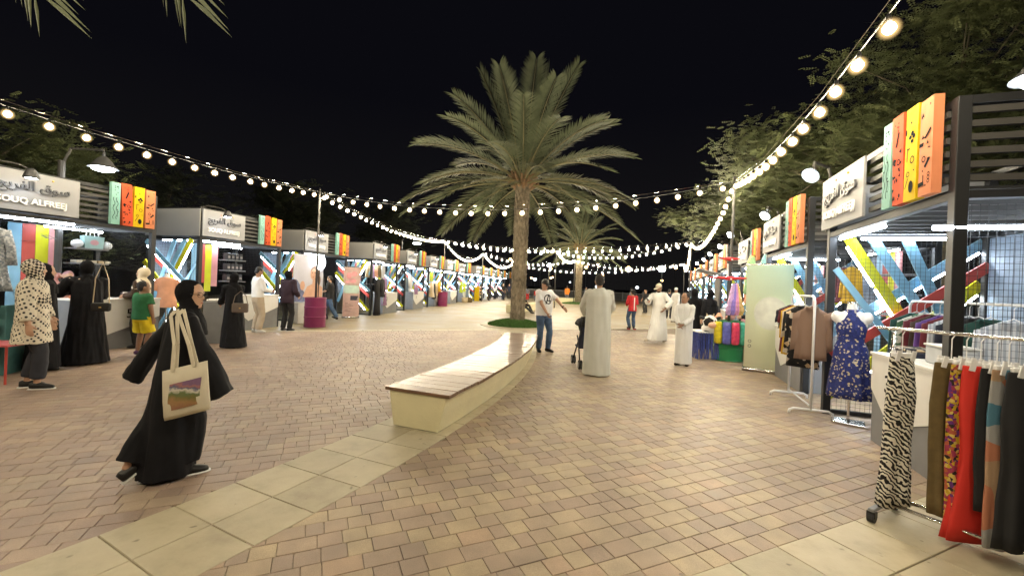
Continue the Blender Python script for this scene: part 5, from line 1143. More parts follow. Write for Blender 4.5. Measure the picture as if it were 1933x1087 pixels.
# things on the nearest right counter
def stack(name, label, cat, loc, rz, cols, w=.34, dp=.26, h=.03):
    t = thing(name, label, cat, loc, rz)
    for i, m in enumerate(cols):
        bm = BM(); o = rg.uniform(-.015, .015); box(bm, (-w / 2 + o, -dp / 2, i * h), (w / 2 + o, dp / 2, i * h + h * .92), bev=.010); obj('folded_garment', bm, m, t, rot=(0, 0, rg.uniform(-.06, .06)))
    return t
stack('folded_clothes', 'pile of navy and patterned folded clothes on the counter behind the zebra trousers', 'folded clothes', in_stall(('R', 0), 1.32, .42, 1.01), stall_rz(('R', 0)), [navy, navy, cream_floral], .40, .30, .03)
bxx = thing('storage_box', 'clear plastic storage box on the counter behind the olive trousers', 'box', in_stall(('R', 0), 1.95, .40, 1.01), stall_rz(('R', 0))); bm = BM(); box(bm, (-.16, -.12, 0), (.16, .12, .17), bev=.015); obj('tub', bm, M('milky plastic', (.55, .58, .62), .3), bxx); bm = BM(); box(bm, (-.17, -.13, .17), (.17, .13, .19), bev=.006); obj('lid', bm, white_m, bxx)
bm = BM(); box(bm, (-.09, -.002, -.14), (.09, .002, .14)); pn = tag(obj('notice', bm, M('printed notice', (.62, .60, .62), .6), loc=in_stall(('R', 0), 1.86, .10, .70), rot=(0, 0, stall_rz(('R', 0)))), 'white paper notice stuck on the counter behind the zebra trousers', 'notice')

# ------------------------------------------------------------------ drums
def drum(label, x, y, m, group='steel drums holding the poles', r=.32, h=.94):
    t = thing('drum', label, 'drum', (x, y, .012), rg.random() * 6, group); bm = BM(); rows = [(0, r), (.012, r + .012), (.03, r)]
    for k in (1, 2): z = h * k / 3; rows += [(z - .03, r), (z - .012, r + .014), (z + .012, r + .014), (z + .03, r)]
    rows += [(h - .03, r), (h - .012, r + .012), (h, r + .006), (h, r - .02), (h - .03, r - .03)]
    zloft(bm, [(z, q, q) for z, q in rows], 36); obj('shell', bm, m, t, smooth=False)
    bm = BM(); zloft(bm, [(h - .03, .05, .05), (h - .015, .05, .05)], 12); obj('collar', bm, m, t); return t
mar = M('maroon drum paint', (.20, .022, .085), .35, var=.1, vs=3); grn = M('green drum paint', (.02, .19, .07), .35, var=.1, vs=3)
drum('maroon steel drum nearer the camera, standing before the beauty poster', -6.29, 13.63, mar); drum('maroon steel drum farther along the same row', -4.59, 28.3, mar); drum('green steel drum hung with bags of glow sticks', 5.25, 10.2, grn)
plas = lambda c, n: M(n, c, .25, var=.3, vs=14, coat=.5)
for i, (a, c, nm) in enumerate(((-150, (.62, .52, .02), 'yellow'), (-122, (.10, .11, .40), 'blue'), (-96, (.62, .05, .12), 'pink red'), (-68, (.10, .55, .36), 'mint'), (-44, (.55, .62, .05), 'lime'))):
    t = R(a); p = Vector((5.25 + .40 * math.cos(t), 10.2 + .40 * math.sin(t), .42)); bm = BM(); drape(bm, interp([(.52, .07, .03), (.50, .085, .045), (.25, .09, .05), (.03, .085, .045), (0, .05, .02)], 3), folds=7, amp=.3, ph=i, n=28)
    tag(obj('glow_stick_bag', bm, plas(c, nm + ' plastic'), loc=p, rot=(0, 0, t + R(90)), smooth=True), '%s bag of glow sticks hanging on the green drum' % nm, 'bag', 'bags of glow sticks round the green drum')
# toys over the green drum
tb_ = thing('toy_table', 'table with a blue shiny fringe skirt beside the green drum', 'table', (4.78, 10.45, .012)); bm = BM(); box(bm, (-.3, -.35, .62), (.42, .35, .66), bev=.006); obj('table_top', bm, white_m, tb_)
bm = BM(); 
for i in range(34):
    t = i / 34; x, y = ((-.3 + .72 * t / .55, -.36) if t < .55 else (-.31, -.36 + .7 * (t - .55) / .45)); tube(bm, [(x, y, .64), (x + rg.uniform(-.02, .02), y - .02, .3), (x + rg.uniform(-.03, .03), y - .03, .02)], [.012, .02, .014], 5)
tag(obj('fringe', bm, M('blue foil fringe', (.07, .10, .36), .18, .5, var=.4, vs=30), tb_), kind='stuff')
for sx in (-.28, .4):
    for sy in (-.33, .33): bm = BM(); tube(bm, [(sx, sy, 0), (sx, sy, .62)], .015, 6); obj('leg', bm, grey_m, tb_)
cow = thing('plush_cow', 'black and white plush cow head on the fringed table', 'plush toy', (4.80, 10.2, .70)); cw = M_voro('cow patches', [(0, (.78, .76, .72)), (.6, (.015, .014, .014))], 9)
bm = BM(); ellip(bm, (0, 0, .20), (.17, .15, .17)); ellip(bm, (0, .02, .05), (.19, .16, .12)); link('head', fuse(bm, .014), cw, cow)
bm = BM(); ellip(bm, (0, -.14, .14), (.11, .07, .075)); obj('muzzle', bm, M('pink plush', (.70, .42, .28), .8), cow, smooth=True)
for s_ in (-1, 1):
    bm = BM(); ellip(bm, (s_ * .19, 0, .30), (.08, .03, .04), Matrix.Rotation(-s_ * .4, 3, 'Y')); obj('ear', bm, black_m, cow, smooth=True); bm = BM(); ellip(bm, (s_ * .06, -.135, .24), (.018, .012, .022)); obj('eye', bm, black_m, cow); bm = BM(); tube(bm, [(s_ * .07, 0, .34), (s_ * .09, 0, .41)], [.022, .01], 8); obj('horn', bm, sand_c, cow)
for i, (x, y, z, rz) in enumerate(((5.12, 10.02, 2.42, 8), (5.10, 9.95, 1.96, -6))):
    pl = thing('toy_plane', ('upper' if i == 0 else 'lower') + ' red foam glider tied to the drum pole', 'toy', (x, y, z), R(rz), 'red foam gliders'); bm = BM(); L = .46 if i else .26
    loft(bm, [((-L, 0, .02), (0, .02, 0), (0, 0, .008)), ((-L * .9, 0, .015), (0, .06, 0), (0, 0, .012)), ((0, 0, 0), (0, .08, 0), (0, 0, .05)), ((L * .9, 0, .015), (0, .06, 0), (0, 0, .012)), ((L, 0, .02), (0, .02, 0), (0, 0, .008))], 10); obj('wing', bm, M('red foam', (.62, .025, .03), .6), pl, smooth=True)
    bm = BM(); tube(bm, [(0, -.1, -.02), (0, .12, .03), (0, .14, .35)], .02, 6); obj('fuselage', bm, white_m, pl)
for i, (dx, c, nm) in enumerate(((-.16, (.48, .30, .52), 'lilac'), (-.06, (.25, .17, .50), 'violet'), (.05, (.62, .25, .38), 'pink'), (.14, (.70, .42, .12), 'amber'))):
    bm = BM(); drape(bm, interp([(.75, .035, .03), (.6, .055, .04), (.1, .065 + .01 * i, .05), (0, .04, .03)], 4), folds=5, amp=.3, ph=i, n=24); tag(obj('balloon_pack', bm, plas(c, nm + ' wrap'), loc=(5.25 + dx, 9.95, 1.10), rot=(0, R(6 * (1.5 - i)), 0), smooth=True), 'long %s pack of balloons hanging on the drum pole' % nm, 'balloon pack', 'packs hanging on the drum pole')
for i, (x, y, z, c, nm) in enumerate(((5.62, 10.1, 1.95, (.38, .62, .30), 'pale green'), (5.72, 10.3, 2.0, (.60, .62, .18), 'pale yellow'), (6.0, 10.2, 2.05, (.30, .55, .55), 'pale aqua'), (6.1, 10.4, 1.9, (.55, .66, .42), 'mint striped'))):
    bm = BM(); drape(bm, interp([(.55, .05, .03), (.4, .09, .05), (0, .07, .05), (-.35, .04, .03)], 4), folds=4, amp=.3, ph=i * 2, n=24); tag(obj('wind_toy', bm, plas(c, nm + ' foil'), loc=(x, y, z), rot=(0, R(10), 0), smooth=True), '%s inflatable toy hanging at the corner of the toy stall' % nm, 'toy', 'inflatable toys at the toy stall')
for i, (x, y, c) in enumerate(((5.35, 10.35, pink_c), (5.05, 10.3, peach_c), (5.75, 10.35, pink_h), (5.9, 10.2, white_cl))):
    bm = BM(); ellip(bm, (0, 0, .06), (.12, .10, .07)); ellip(bm, (.08, 0, .12), (.06, .06, .06)); tag(link('plush_toy', fuse(bm, .014), c, None, (x, y, .95 if i < 2 else .82), (0, 0, i)), ('salmon', 'peach', 'dusty pink', 'white')[i] + ' plush toy heaped by the drum pole', 'plush toy', 'plush toys by the drum pole')
bt = thing('toy_bench', 'low white table carrying toys between the green drum and the pale green banner', 'table', (5.85, 10.15, .012)); bm = BM(); box(bm, (-.25, -.2, .76), (.3, .35, .80), bev=.005); obj('table_top', bm, white_m, bt); bm = BM(); box(bm, (-.23, -.18, 0), (.28, .33, .75)); obj('cabinet', bm, M('tan board', (.30, .24, .15), .7), bt)

# ------------------------------------------------------------------ banners, posters, mirror, ring light
def rollup(label, a, b_, h, m, z=.06):
    a = Vector((*a, .012)); b_ = Vector((*b_, .012)); w = (b_ - a).length; t = thing('banner', label, 'banner', a, math.atan2(b_.y - a.y, b_.x - a.x), 'roll-up banners')
    bm = BM(); N = 8; f = [[bm.verts.new((w * i / N, .004 * math.sin(i * 1.1 + j * .6), z + (h - z) * j / 8)) for i in range(N + 1)] for j in range(9)]
    for p, q in zip(f, f[1:]):
        for i in range(N): bm.faces.new((p[i], p[i + 1], q[i + 1], q[i]))
    bmesh.ops.solidify(bm, geom=bm.faces[:], thickness=.002); sh_ = obj('sheet', bm, m, t)
    bm = BM(); tube(bm, [(-.02, 0, .035), (w + .02, 0, .035)], .04, 12); obj('base', bm, chrome, t, smooth=True); bm = BM(); box(bm, (-.01, -.008, h - .01), (w + .01, .008, h + .015)); obj('top_bar', bm, chrome, t); bm = BM(); tube(bm, [(w / 2, .05, .03), (w / 2, .03, h)], .01, 6); obj('prop', bm, chrome, t)
    return t, sh_, w
def grad(name, c0, c1, c2, axis='Z', k0=0, k1=2.3):
    m, n, l, b = newmat(name); b.inputs['Roughness'].default_value = .5; tc = n.new('ShaderNodeTexCoord'); sp = n.new('ShaderNodeSeparateXYZ'); l.new(tc.outputs['Object'], sp.inputs[0]); mr = n.new('ShaderNodeMapRange'); mr.inputs[1].default_value = k0; mr.inputs[2].default_value = k1
    ad = n.new('ShaderNodeMath'); ad.operation = 'MULTIPLY_ADD'; ad.inputs[1].default_value = .9; l.new(sp.outputs['X'], ad.inputs[0]); l.new(sp.outputs['Z'], ad.inputs[2]); l.new(ad.outputs[0], mr.inputs[0]); r = ramp(n, [(0, c0), (.5, c1), (1, c2)], False); l.new(mr.outputs[0], r.inputs[0]); l.new(r.outputs[0], b.inputs['Base Color']); return m
bn, bsh, w = rollup('tall pale green roll-up banner with a white oval beside the shirt rack', (4.95, 8.95), (5.58, 8.40), 2.22, grad('pale green print', (.78, .76, .56), (.74, .78, .58), (.58, .76, .66), k1=3.0))
bm = BM(); poly(bm, [(w * .55 + .30 * math.cos(i / 24 * 6.2832), 1.22 + .34 * math.sin(i / 24 * 6.2832)) for i in range(24)], -.012); ov = obj('white_oval', bm, M('white print', (.66, .68, .60), .5), bsh)
me = text_mesh('Cozy', .17, .001); 
for v in me.vertices: v.co = Vector((v.co.x * .9 + v.co.y * .25 + .30, -.016, v.co.y + 1.18))
bpy.data.meshes.remove(me)
bm = BM()
for cz in (.52, .62):
    for i in range(10): tube(bm, [(.10 + .028 * math.cos(i / 10 * 6.2832), -.014, cz + .028 * math.sin(i / 10 * 6.2832)), (.10 + .028 * math.cos((i + 1) / 10 * 6.2832), -.014, cz + .028 * math.sin((i + 1) / 10 * 6.2832))], .004, 4)
tag(obj('contact_icons', bm, ink_m, bsh), kind='stuff')
pk, psh, w2 = rollup('narrow pink roll-up banner between the mirror and the abaya stall', (-6.72, 16.9), (-6.15, 17.15), 2.05, M('pale pink print', (.66, .48, .42), .5))
bm = BM(); poly(bm, [(.02, 1.0), (w2 - .02, 1.0), (w2 - .02, 1.32), (.02, 1.32)], -.012); obj('mint_field', bm, M('mint print', (.45, .58, .48), .5), psh)
bm = BM(); poly(bm, [(.28, .72), (w2 - .04, .72), (w2 - .04, .90), (.28, .90)], -.012); obj('photo_field', bm, M_voro('small photographs', [(0, (.06, .06, .08)), (.5, (.35, .28, .24)), (.8, (.5, .5, .5))], 9), psh)
bm = BM(); 
for i, (x, z, a, b2) in enumerate(((.2, 1.7, .10, .14), (.4, 1.78, .12, .1), (.34, 1.5, .14, .09), (.15, 1.45, .08, .06))): poly(bm, [(x + a * math.cos(t / 10 * 6.2832), z + b2 * math.sin(t / 10 * 6.2832)) for t in range(10)], -.012 - .001 * i)
obj('flower_print', bm, M('rose print', (.66, .30, .30), .5), psh); bm = BM(); 
for i in range(7): poly(bm, [(.08, .60 - i * .055), (.2 + .05 * (i * 7 % 5), .60 - i * .055), (.2 + .05 * (i * 7 % 5), .615 - i * .055), (.08, .615 - i * .055)], -.012)
tag(obj('text_lines', bm, M('brown print', (.25, .12, .10), .5), psh), kind='stuff')
# beauty poster: a panel with a portrait, in front of the third left stall
po = thing('poster', 'large beauty poster with a portrait of a woman with tied back hair', 'poster', (-7.35, 14.35, .012), R(62)); bm = BM(); box(bm, (-.05, 0, .72), (1.10, .03, 2.35)); obj('panel', bm, M('pale lilac print', (.50, .50, .58), .5, var=.1, vs=1.5), po)
def prn(name, pts, m, y): bm = BM(); poly(bm, pts, y); obj(name, bm, m, po)
el_ = lambda cx, cz, a, b2, n=20: [(cx + a * math.cos(i / n * 6.2832), cz + b2 * math.sin(i / n * 6.2832)) for i in range(n)]
pskin = M('printed skin', (.60, .36, .25), .5, var=.08); phair = M('printed hair', (.17, .10, .06), .5, var=.3, vs=20)
prn('cloak_print', [(-.03, .73), (.55, .73), (.36, 1.05), (.10, 1.45), (.02, 1.5), (-.03, 1.3)], M('printed blue cloth', (.14, .16, .28), .5, var=.3, vs=9), -.004)
prn('shoulder_print', [(.30, .9), (1.08, .73), (1.08, 1.22), (.92, 1.34), (.80, 1.40), (.66, 1.34), (.46, 1.25)], pskin, -.006); prn('neck_print', [(.66, 1.32), (.86, 1.32), (.84, 1.60), (.68, 1.55)], pskin, -.008)
prn('hair_print', el_(.77, 1.74, .19, .24), phair, -.010); prn('braid_print', el_(.93, 1.48, .06, .18), phair, -.010); prn('face_print', el_(.70, 1.69, .125, .195), pskin, -.012); prn('eye_print', el_(.65, 1.73, .022, .009), ink_m, -.014); prn('eye_print', el_(.75, 1.73, .022, .009), ink_m, -.014); prn('brow_print', el_(.65, 1.765, .03, .006), phair, -.014); prn('brow_print', el_(.75, 1.765, .03, .006), phair, -.014); prn('lip_print', el_(.69, 1.585, .032, .013), lip_m, -.014); prn('hand_print', el_(.28, 1.28, .09, .16), pskin, -.014)
bm = BM(); box(bm, (-.0, -.16, 0), (1.05, .24, .70), bev=.01); tag(obj('counter', bm, M('pale marbled board', (.50, .49, .48), .4, var=.12, vs=4), loc=(-7.30, 14.30, .012), rot=(0, 0, R(62))), 'pale display counter under the beauty poster', 'counter')
rl = thing('ring_light', 'glowing ring light on a stand above the mirror', 'ring light', (-6.85, 15.1, .012), R(75)); bm = BM(); N = 30
ringv = [[bm.verts.new(((.21 + .062 * math.cos(j / 8 * 6.2832)) * math.cos(i / N * 6.2832), .02 * math.sin(j / 8 * 6.2832), 2.12 + (.21 + .062 * math.cos(j / 8 * 6.2832)) * math.sin(i / N * 6.2832))) for j in range(8)] for i in range(N)]
for i in range(N):
    for j in range(8): bm.faces.new((ringv[i][j], ringv[(i + 1) % N][j], ringv[(i + 1) % N][(j + 1) % 8], ringv[i][(j + 1) % 8]))
obj('lamp_ring', bm, ring_m, rl, smooth=True); bm = BM(); tube(bm, [(0, .04, 0), (0, .04, 1.86)], .014, 6); obj('stand', bm, black_m, rl)
for a in (0, 2.1, 4.2): bm = BM(); tube(bm, [(0, .04, .25), (.3 * math.cos(a), .04 + .3 * math.sin(a), .01)], .01, 6); obj('leg', bm, black_m, rl)
mi = thing('mirror', 'tall leaning mirror in a black frame behind the man in the face mask', 'mirror', (-7.2, 15.9, .012), R(72)); bm = BM(); 
for p_, q_ in (((-.45, 0, .03), (-.45, .3, 1.72)), ((.45, 0, .03), (.45, .3, 1.72)), ((-.48, 0, .03), (.48, 0, .03)), ((-.48, .3, 1.72), (.48, .3, 1.72))): bar(bm, p_, q_, .07, .04, up=(0, 1, 0)) 
obj('frame', bm, black_m, mi); bm = BM(); bm.faces.new([bm.verts.new(p) for p in ((-.42, .005, .06), (.42, .005, .06), (.42, .295, 1.69), (-.42, .295, 1.69))]); obj('glass', bm, M('mirror glass', (.85, .88, .9), .03, 1, var=0), mi)

# ------------------------------------------------------------------ left stall goods
dk = M('dark gift box', (.03, .03, .036), .3, var=.2); lid_m = M('box label', (.28, .25, .24), .4)
for zi, z in enumerate((1.38, 1.71, 2.03)):
    for i in range(4):
        p = in_stall(('L', 1), 2.04 + i * .145, 1.36, z); t = thing('gift_box', 'dark gift box on the %s shelf of the second drum row stall' % ('lowest', 'middle', 'top')[zi], 'box', p, stall_rz(('L', 1)), 'dark gift boxes, %s shelf' % ('lowest', 'middle', 'top')[zi]); bm = BM(); box(bm, (-.06, -.08, 0), (.06, .08, .20), bev=.006); obj('carton', bm, dk, t); bm = BM(); box(bm, (-.04, -.086, .05), (.04, -.081, .12)); obj('label', bm, lid_m, t)
gb = thing('gift_bag', 'pale turquoise gift bag with rope handles on the shelf of the nearest drum row stall', 'bag', in_stall(('L', 0), 2.36, 1.38, 2.035), stall_rz(('L', 0))); bm = BM(); prism(bm, [(-.17, 0), (.17, 0), (.19, .27), (-.19, .27)], -.07, .07); obj('carrier', bm, M('turquoise card', (.35, .55, .55), .5), gb)
for y in (-.06, .06): bm = BM(); tube(bm, [(-.08, y, .26), (-.07, y, .38), (0, y, .42), (.07, y, .38), (.08, y, .26)], .008, 6); obj('handle', bm, white_m, gb)
bm = BM(); poly(bm, el_(0, .13, .08, .06), -.075); obj('flower_print', bm, M('pink flower print', (.66, .35, .38), .5), gb)
for i, dx in enumerate((-.27, .27)): bm = BM(); ellip(bm, (0, 0, .09), (.12, .09, .09)); tag(obj('tissue_bow', bm, white_cl, loc=in_stall(('L', 0), 2.36 + dx, 1.38, 2.03), smooth=True), 'white cloth bundle on the %s side of the turquoise gift bag' % ('near', 'far')[i], 'bundle')
for i in range(5): 
    p = in_stall(('L', 0), 2.08 + i * .13, 1.36, 1.71); bm = BM(); box(bm, (-.055, -.1, 0), (.055, .1, .06), bev=.01); tag(obj('soap_box', bm, sand_c if i % 2 else cream_c, loc=p, rot=(0, 0, stall_rz(('L', 0)))), ('sand' if i % 2 else 'cream') + ' coloured carton on the middle shelf of the nearest drum row stall', 'carton', 'cartons on the middle shelf')
stack('folded_clothes', 'pile of plum folded scarves on the counter numbered 5', 'folded clothes', in_stall(('L', 0), 2.30, -.05, 1.01), stall_rz(('L', 0)), [plum_c, grey_c, plum_c, grey_c, plum_c], .38, .3, .026)
bm = BM(); box(bm, (-.16, -.12, 0), (.16, .12, .04), bev=.01); tag(obj('tray', bm, M('orange tray', (.55, .20, .10), .4), loc=in_stall(('L', 0), 1.40, -.02, 1.01), rot=(0, 0, stall_rz(('L', 0)))), 'orange tray on the counter numbered 5, beside the pink scarfed seller', 'tray')
sd_ = thing('display_stand', 'plain grey display stand with a white tray, before the woman with the taupe handbag', 'stand', (-6.72, 9.75, .012), R(20)); bm = BM(); box(bm, (-.24, -.22, 0), (.24, .22, .94), bev=.006); obj('body', bm, grey_m, sd_); bm = BM(); box(bm, (-.2, -.18, .94), (.2, .18, 1.0), bev=.02); obj('tray', bm, white_m, sd_)
bm = BM(); ellip(bm, (0, 0, 0), (.10, .10, .13)); spk = None; bm.free()
stl = thing('side_table', 'small pink red table at the edge beside the woman in polka dots', 'table', (-6.95, 5.75, .012), R(10)); bm = BM(); box(bm, (-.42, -.22, .50), (.30, .22, .53), bev=.006); obj('table_top', bm, M('pink red lacquer', (.55, .12, .14), .4), stl)
for x in (-.38, .26):
    for y in (-.18, .18): bm = BM(); tube(bm, [(x, y, 0), (x, y, .5)], .014, 6); obj('leg', bm, b_red2, stl)
tcr = thing('teal_crate', 'slatted teal wooden rack behind the pink red table', 'rack', (-7.65, 6.15, .012), R(20)); teal_p = M('dark teal paint', (.06, .17, .17), .6, var=.2)
for i, z in enumerate((.3, .55, .8)): bm = BM(); box(bm, (-.35, -.2, z), (.35, -.17, z + .17)); obj('slat', bm, teal_p, tcr)
for x in (-.33, .33): bm = BM(); box(bm, (x - .03, -.2, 0), (x + .03, .2, 1.0)); obj('side_panel', bm, teal_p, tcr)
bm = BM(); zloft(bm, [(0, .04, .04), (.12, .045, .045)], 12); tag(obj('jar', bm, M('milky jar', (.5, .52, .52), .2), loc=(-6.95, 5.68, .545)), 'small pale jar standing on the pink red table', 'jar')
gown('pale silver sequin dress hanging at the edge of the nearest drum row stall', Vector((-7.95, 6.35, 2.28)), R(60), M_voro('silver sequins', [(0, (.30, .33, .36)), (.4, (.45, .48, .52)), (.7, (.22, .25, .30)), (.9, (.6, .62, .66))], 60), .24, 1.0, 3)
# gowns and coats in the farther left stalls
G = 'clothes hanging at the maroon drum row stalls'
for k, x, y, z, m, lb, L in ((3, .35, -.12, 1.72, blk_tee, 'long black abaya displayed at the abaya stall', 1.62), (3, .8, -.10, 1.75, blk_tee, 'short black dress displayed at the abaya stall', .85), (3, 1.35, .05, 1.80, lav, 'long mauve dress displayed at the abaya stall', 1.3), (3, .3, .3, 2.38, sand_c, 'sand blouse hanging high in the abaya stall', .6), (3, .6, .3, 2.38, lav, 'lilac blouse hanging high in the abaya stall', .6), (3, .95, .3, 2.38, peach_c, 'peach blouse hanging high in the abaya stall', .6), (3, 1.3, .3, 2.38, olive, 'brown blouse hanging high in the abaya stall', .6), (3, 1.6, .3, 2.38, white_cl, 'pale blouse hanging high in the abaya stall', .6),
                        (4, .35, .1, 1.9, grey_bl, 'blue grey children dress at the fifth drum row stall', .8), (4, .9, .1, 2.0, white_cl, 'white children dress at the fifth drum row stall', .9), (4, 1.5, .0, 1.55, lav, 'lilac bundle dress at the fifth drum row stall', .6),
                        (5, .3, -.05, 1.65, sand_c, 'cream coat at the sixth drum row stall', .9), (5, .6, -.05, 1.65, cream_c, 'ivory coat at the sixth drum row stall', .95), (5, .9, -.05, 1.6, blk_tee, 'black gown at the sixth drum row stall', 1.0), (5, 1.25, -.05, 1.65, sand_c, 'sand coat at the sixth drum row stall', .9), (5, 1.8, -.05, 1.75, mustard, 'apricot coat at the sixth drum row stall', .85), (5, .35, .2, 2.3, white_cl, 'white blouse high at the sixth drum row stall', .5), (5, .95, .2, 2.3, lime_c, 'lime blouse high at the sixth drum row stall', .5),
                        (7, .5, -.1, 1.8, lime_c, 'lime robe at the eighth drum row stall', .9), (7, 1.2, -.1, 1.75, lime_c, 'yellow green robe at the eighth drum row stall', .8), (7, 1.9, -.1, 1.75, grey_bl, 'long slate blue robe at the eighth drum row stall', 1.7), (8, .6, -.1, 1.9, lav, 'pale violet gown at the ninth drum row stall', 1.0), (8, 1.6, -.1, 1.7, blk_tee, 'black gown at the ninth drum row stall', 1.6), (9, .6, -.1, 1.7, white_cl, 'white gown at the tenth drum row stall', 1.6), (9, 1.5, -.1, 1.7, olive, 'olive grey gown at the tenth drum row stall', 1.6)):
    gown(lb, in_stall(('L', k), x, y, z), stall_rz(('L', k)) + R(8), m, .2, L, int(x * 10), G)
for k, x, y, z, m, lb, L in ((1, .5, 1.2, 2.3, lav, 'lilac blouse hanging inside the second green drum row stall', .7), (1, .8, 1.2, 2.3, maroon_c, 'maroon blouse hanging inside the second green drum row stall', .7), (1, 1.1, 1.2, 2.3, mustard, 'mustard blouse hanging inside the second green drum row stall', .7), (2, .4, .2, 2.2, peach_c, 'peach costume hanging inside the toy stall', .8), (2, .9, .2, 2.2, lime_c, 'lime costume hanging inside the toy stall', .8), (2, 1.4, .3, 2.2, purple_c, 'purple costume hanging inside the toy stall', .8)):
    gown(lb, in_stall(('R', k), x, y, z), stall_rz(('R', k)) + R(12), m, .19, L, int(x * 10), 'clothes hanging at the green drum row stalls')
for i, (k, x, c, nm) in enumerate(((7, .4, sand_c, 'wicker'), (7, 1.5, olive, 'brown wicker'))):
    bm = BM(); zloft(bm, [(0, .2, .2), (.15, .26, .26), (.38, .24, .24), (.40, .26, .26), (.42, .22, .22)], 18); tag(obj('basket', bm, c, loc=in_stall(('L', k), x, -.5, .012)), 'round %s basket on the ground before the eighth drum row stall' % nm, 'basket')
sh2 = thing('shelf_rack', 'yellow and black shelf of small goods past the slate blue robe', 'shelf', in_stall(('L', 8), .0, -.4, .012), stall_rz(('L', 8)))
for z in (.25, .55, .85, 1.15):
    bm = BM(); box(bm, (0, 0, z), (.9, .35, z + .03)); obj('board', bm, black_m, sh2)
    for j in range(4): bm = BM(); box(bm, (.05 + j * .21, .03, z + .03), (.2 + j * .21, .3, z + .2)); obj('goods', bm, (sand_c, white_cl, peach_c, mustard)[(j + int(z * 10)) % 4], sh2)
bm = BM(); box(bm, (-.06, -.05, 0), (-.01, .4, 1.3)); obj('side_panel', bm, b_yel, sh2)
aw = thing('awning_board', 'dark awning board propped out from the fourth stall of the green drum row', 'awning', in_stall(('R', 3), 1.4, -.2, 1.75), stall_rz(('R', 3))); bm = BM(); bar(bm, (0, 0, .55), (0, -.75, .72), 2.0, .03, up=(0, 0, 1)); obj('board', bm, grey_m, aw); bm = BM(); box(bm, (-.9, -.03, -.6), (.9, .0, .5)); obj('curtain', bm, M('taupe curtain', (.16, .15, .13), .8), aw)
# ------------------------------------------------------------------ palms
frond_m = M('date palm leaf', (.135, .16, .09), .55, var=.25, vs=3, spec=.4); stalk_m = M('frond stalk', (.24, .22, .11), .6); stub_m = M('cut frond stub', (.26, .165, .09), .75, var=.3, vs=12)
def bark_mat():
    m, n, l, b = newmat('palm bark'); b.inputs['Roughness'].default_value = .9; mp = mapping(n, l, (6, 6, 3)); t = n.new('ShaderNodeTexNoise'); t.inputs['Scale'].default_value = 2; t.inputs['Detail'].default_value = 8; l.new(mp.outputs[0], t.inputs[0]); r = ramp(n, [(.3, (.10, .08, .055)), (.5, (.20, .165, .115)), (.7, (.29, .24, .17))], False); l.new(t.outputs[0], r.inputs[0]); l.new(r.outputs[0], b.inputs['Base Color']); return m
bark_m = bark_mat()
def frond(bm, p0, p1, p2, g_, L, dens=1.0, lw=.70):
    """curved stalk with two ranks of narrow leaflets"""
    N = 16; P = [p0 * (1 - t) ** 2 + p1 * 2 * t * (1 - t) + p2 * t * t for t in [i / N for i in range(N + 1)]]
    tube(bm, P, [.030 * (1 - i / N) + .004 for i in range(N + 1)], 5, mi=1)
    n = int(58 * dens); side0 = (p1 - p0).cross(Vector((0, 0, 1)))
    if side0.length < .05: side0 = Vector((1, 0, 0))
    side0.normalize()
    for i in range(n):
        t = .16 + .84 * i / (n - 1); p = p0 * (1 - t) ** 2 + p1 * 2 * t * (1 - t) + p2 * t * t; d = ((p1 - p0) * (1 - t) + (p2 - p1) * t).normalized()
        sd = (side0 - d * side0.dot(d)).normalized(); up = sd.cross(d); 
        if up.z < 0: up = -up
        l_ = lw * (math.sin(min(1, t * 1.25 + .12) * math.pi * .62) ** .8) * (1.0 if t < .75 else 1 - (t - .75) * 2.3) + .12
        fw = .55 + .75 * t
        for s_ in (-1, 1):
            dr = (sd * s_ + d * fw + up * g_.uniform(.10, .38)).normalized(); q = l_ * g_.uniform(.85, 1.1); w = .021
            wv = d.cross(dr).cross(dr).normalized() * w; sag = Vector((0, 0, -.10 * q))
            a = bm.verts.new(p); b1 = bm.verts.new(p + dr * q * .45 + wv); b2 = bm.verts.new(p + dr * q * .45 - wv); c = bm.verts.new(p + dr * q + sag); bm.faces.new((a, b1, c, b2))
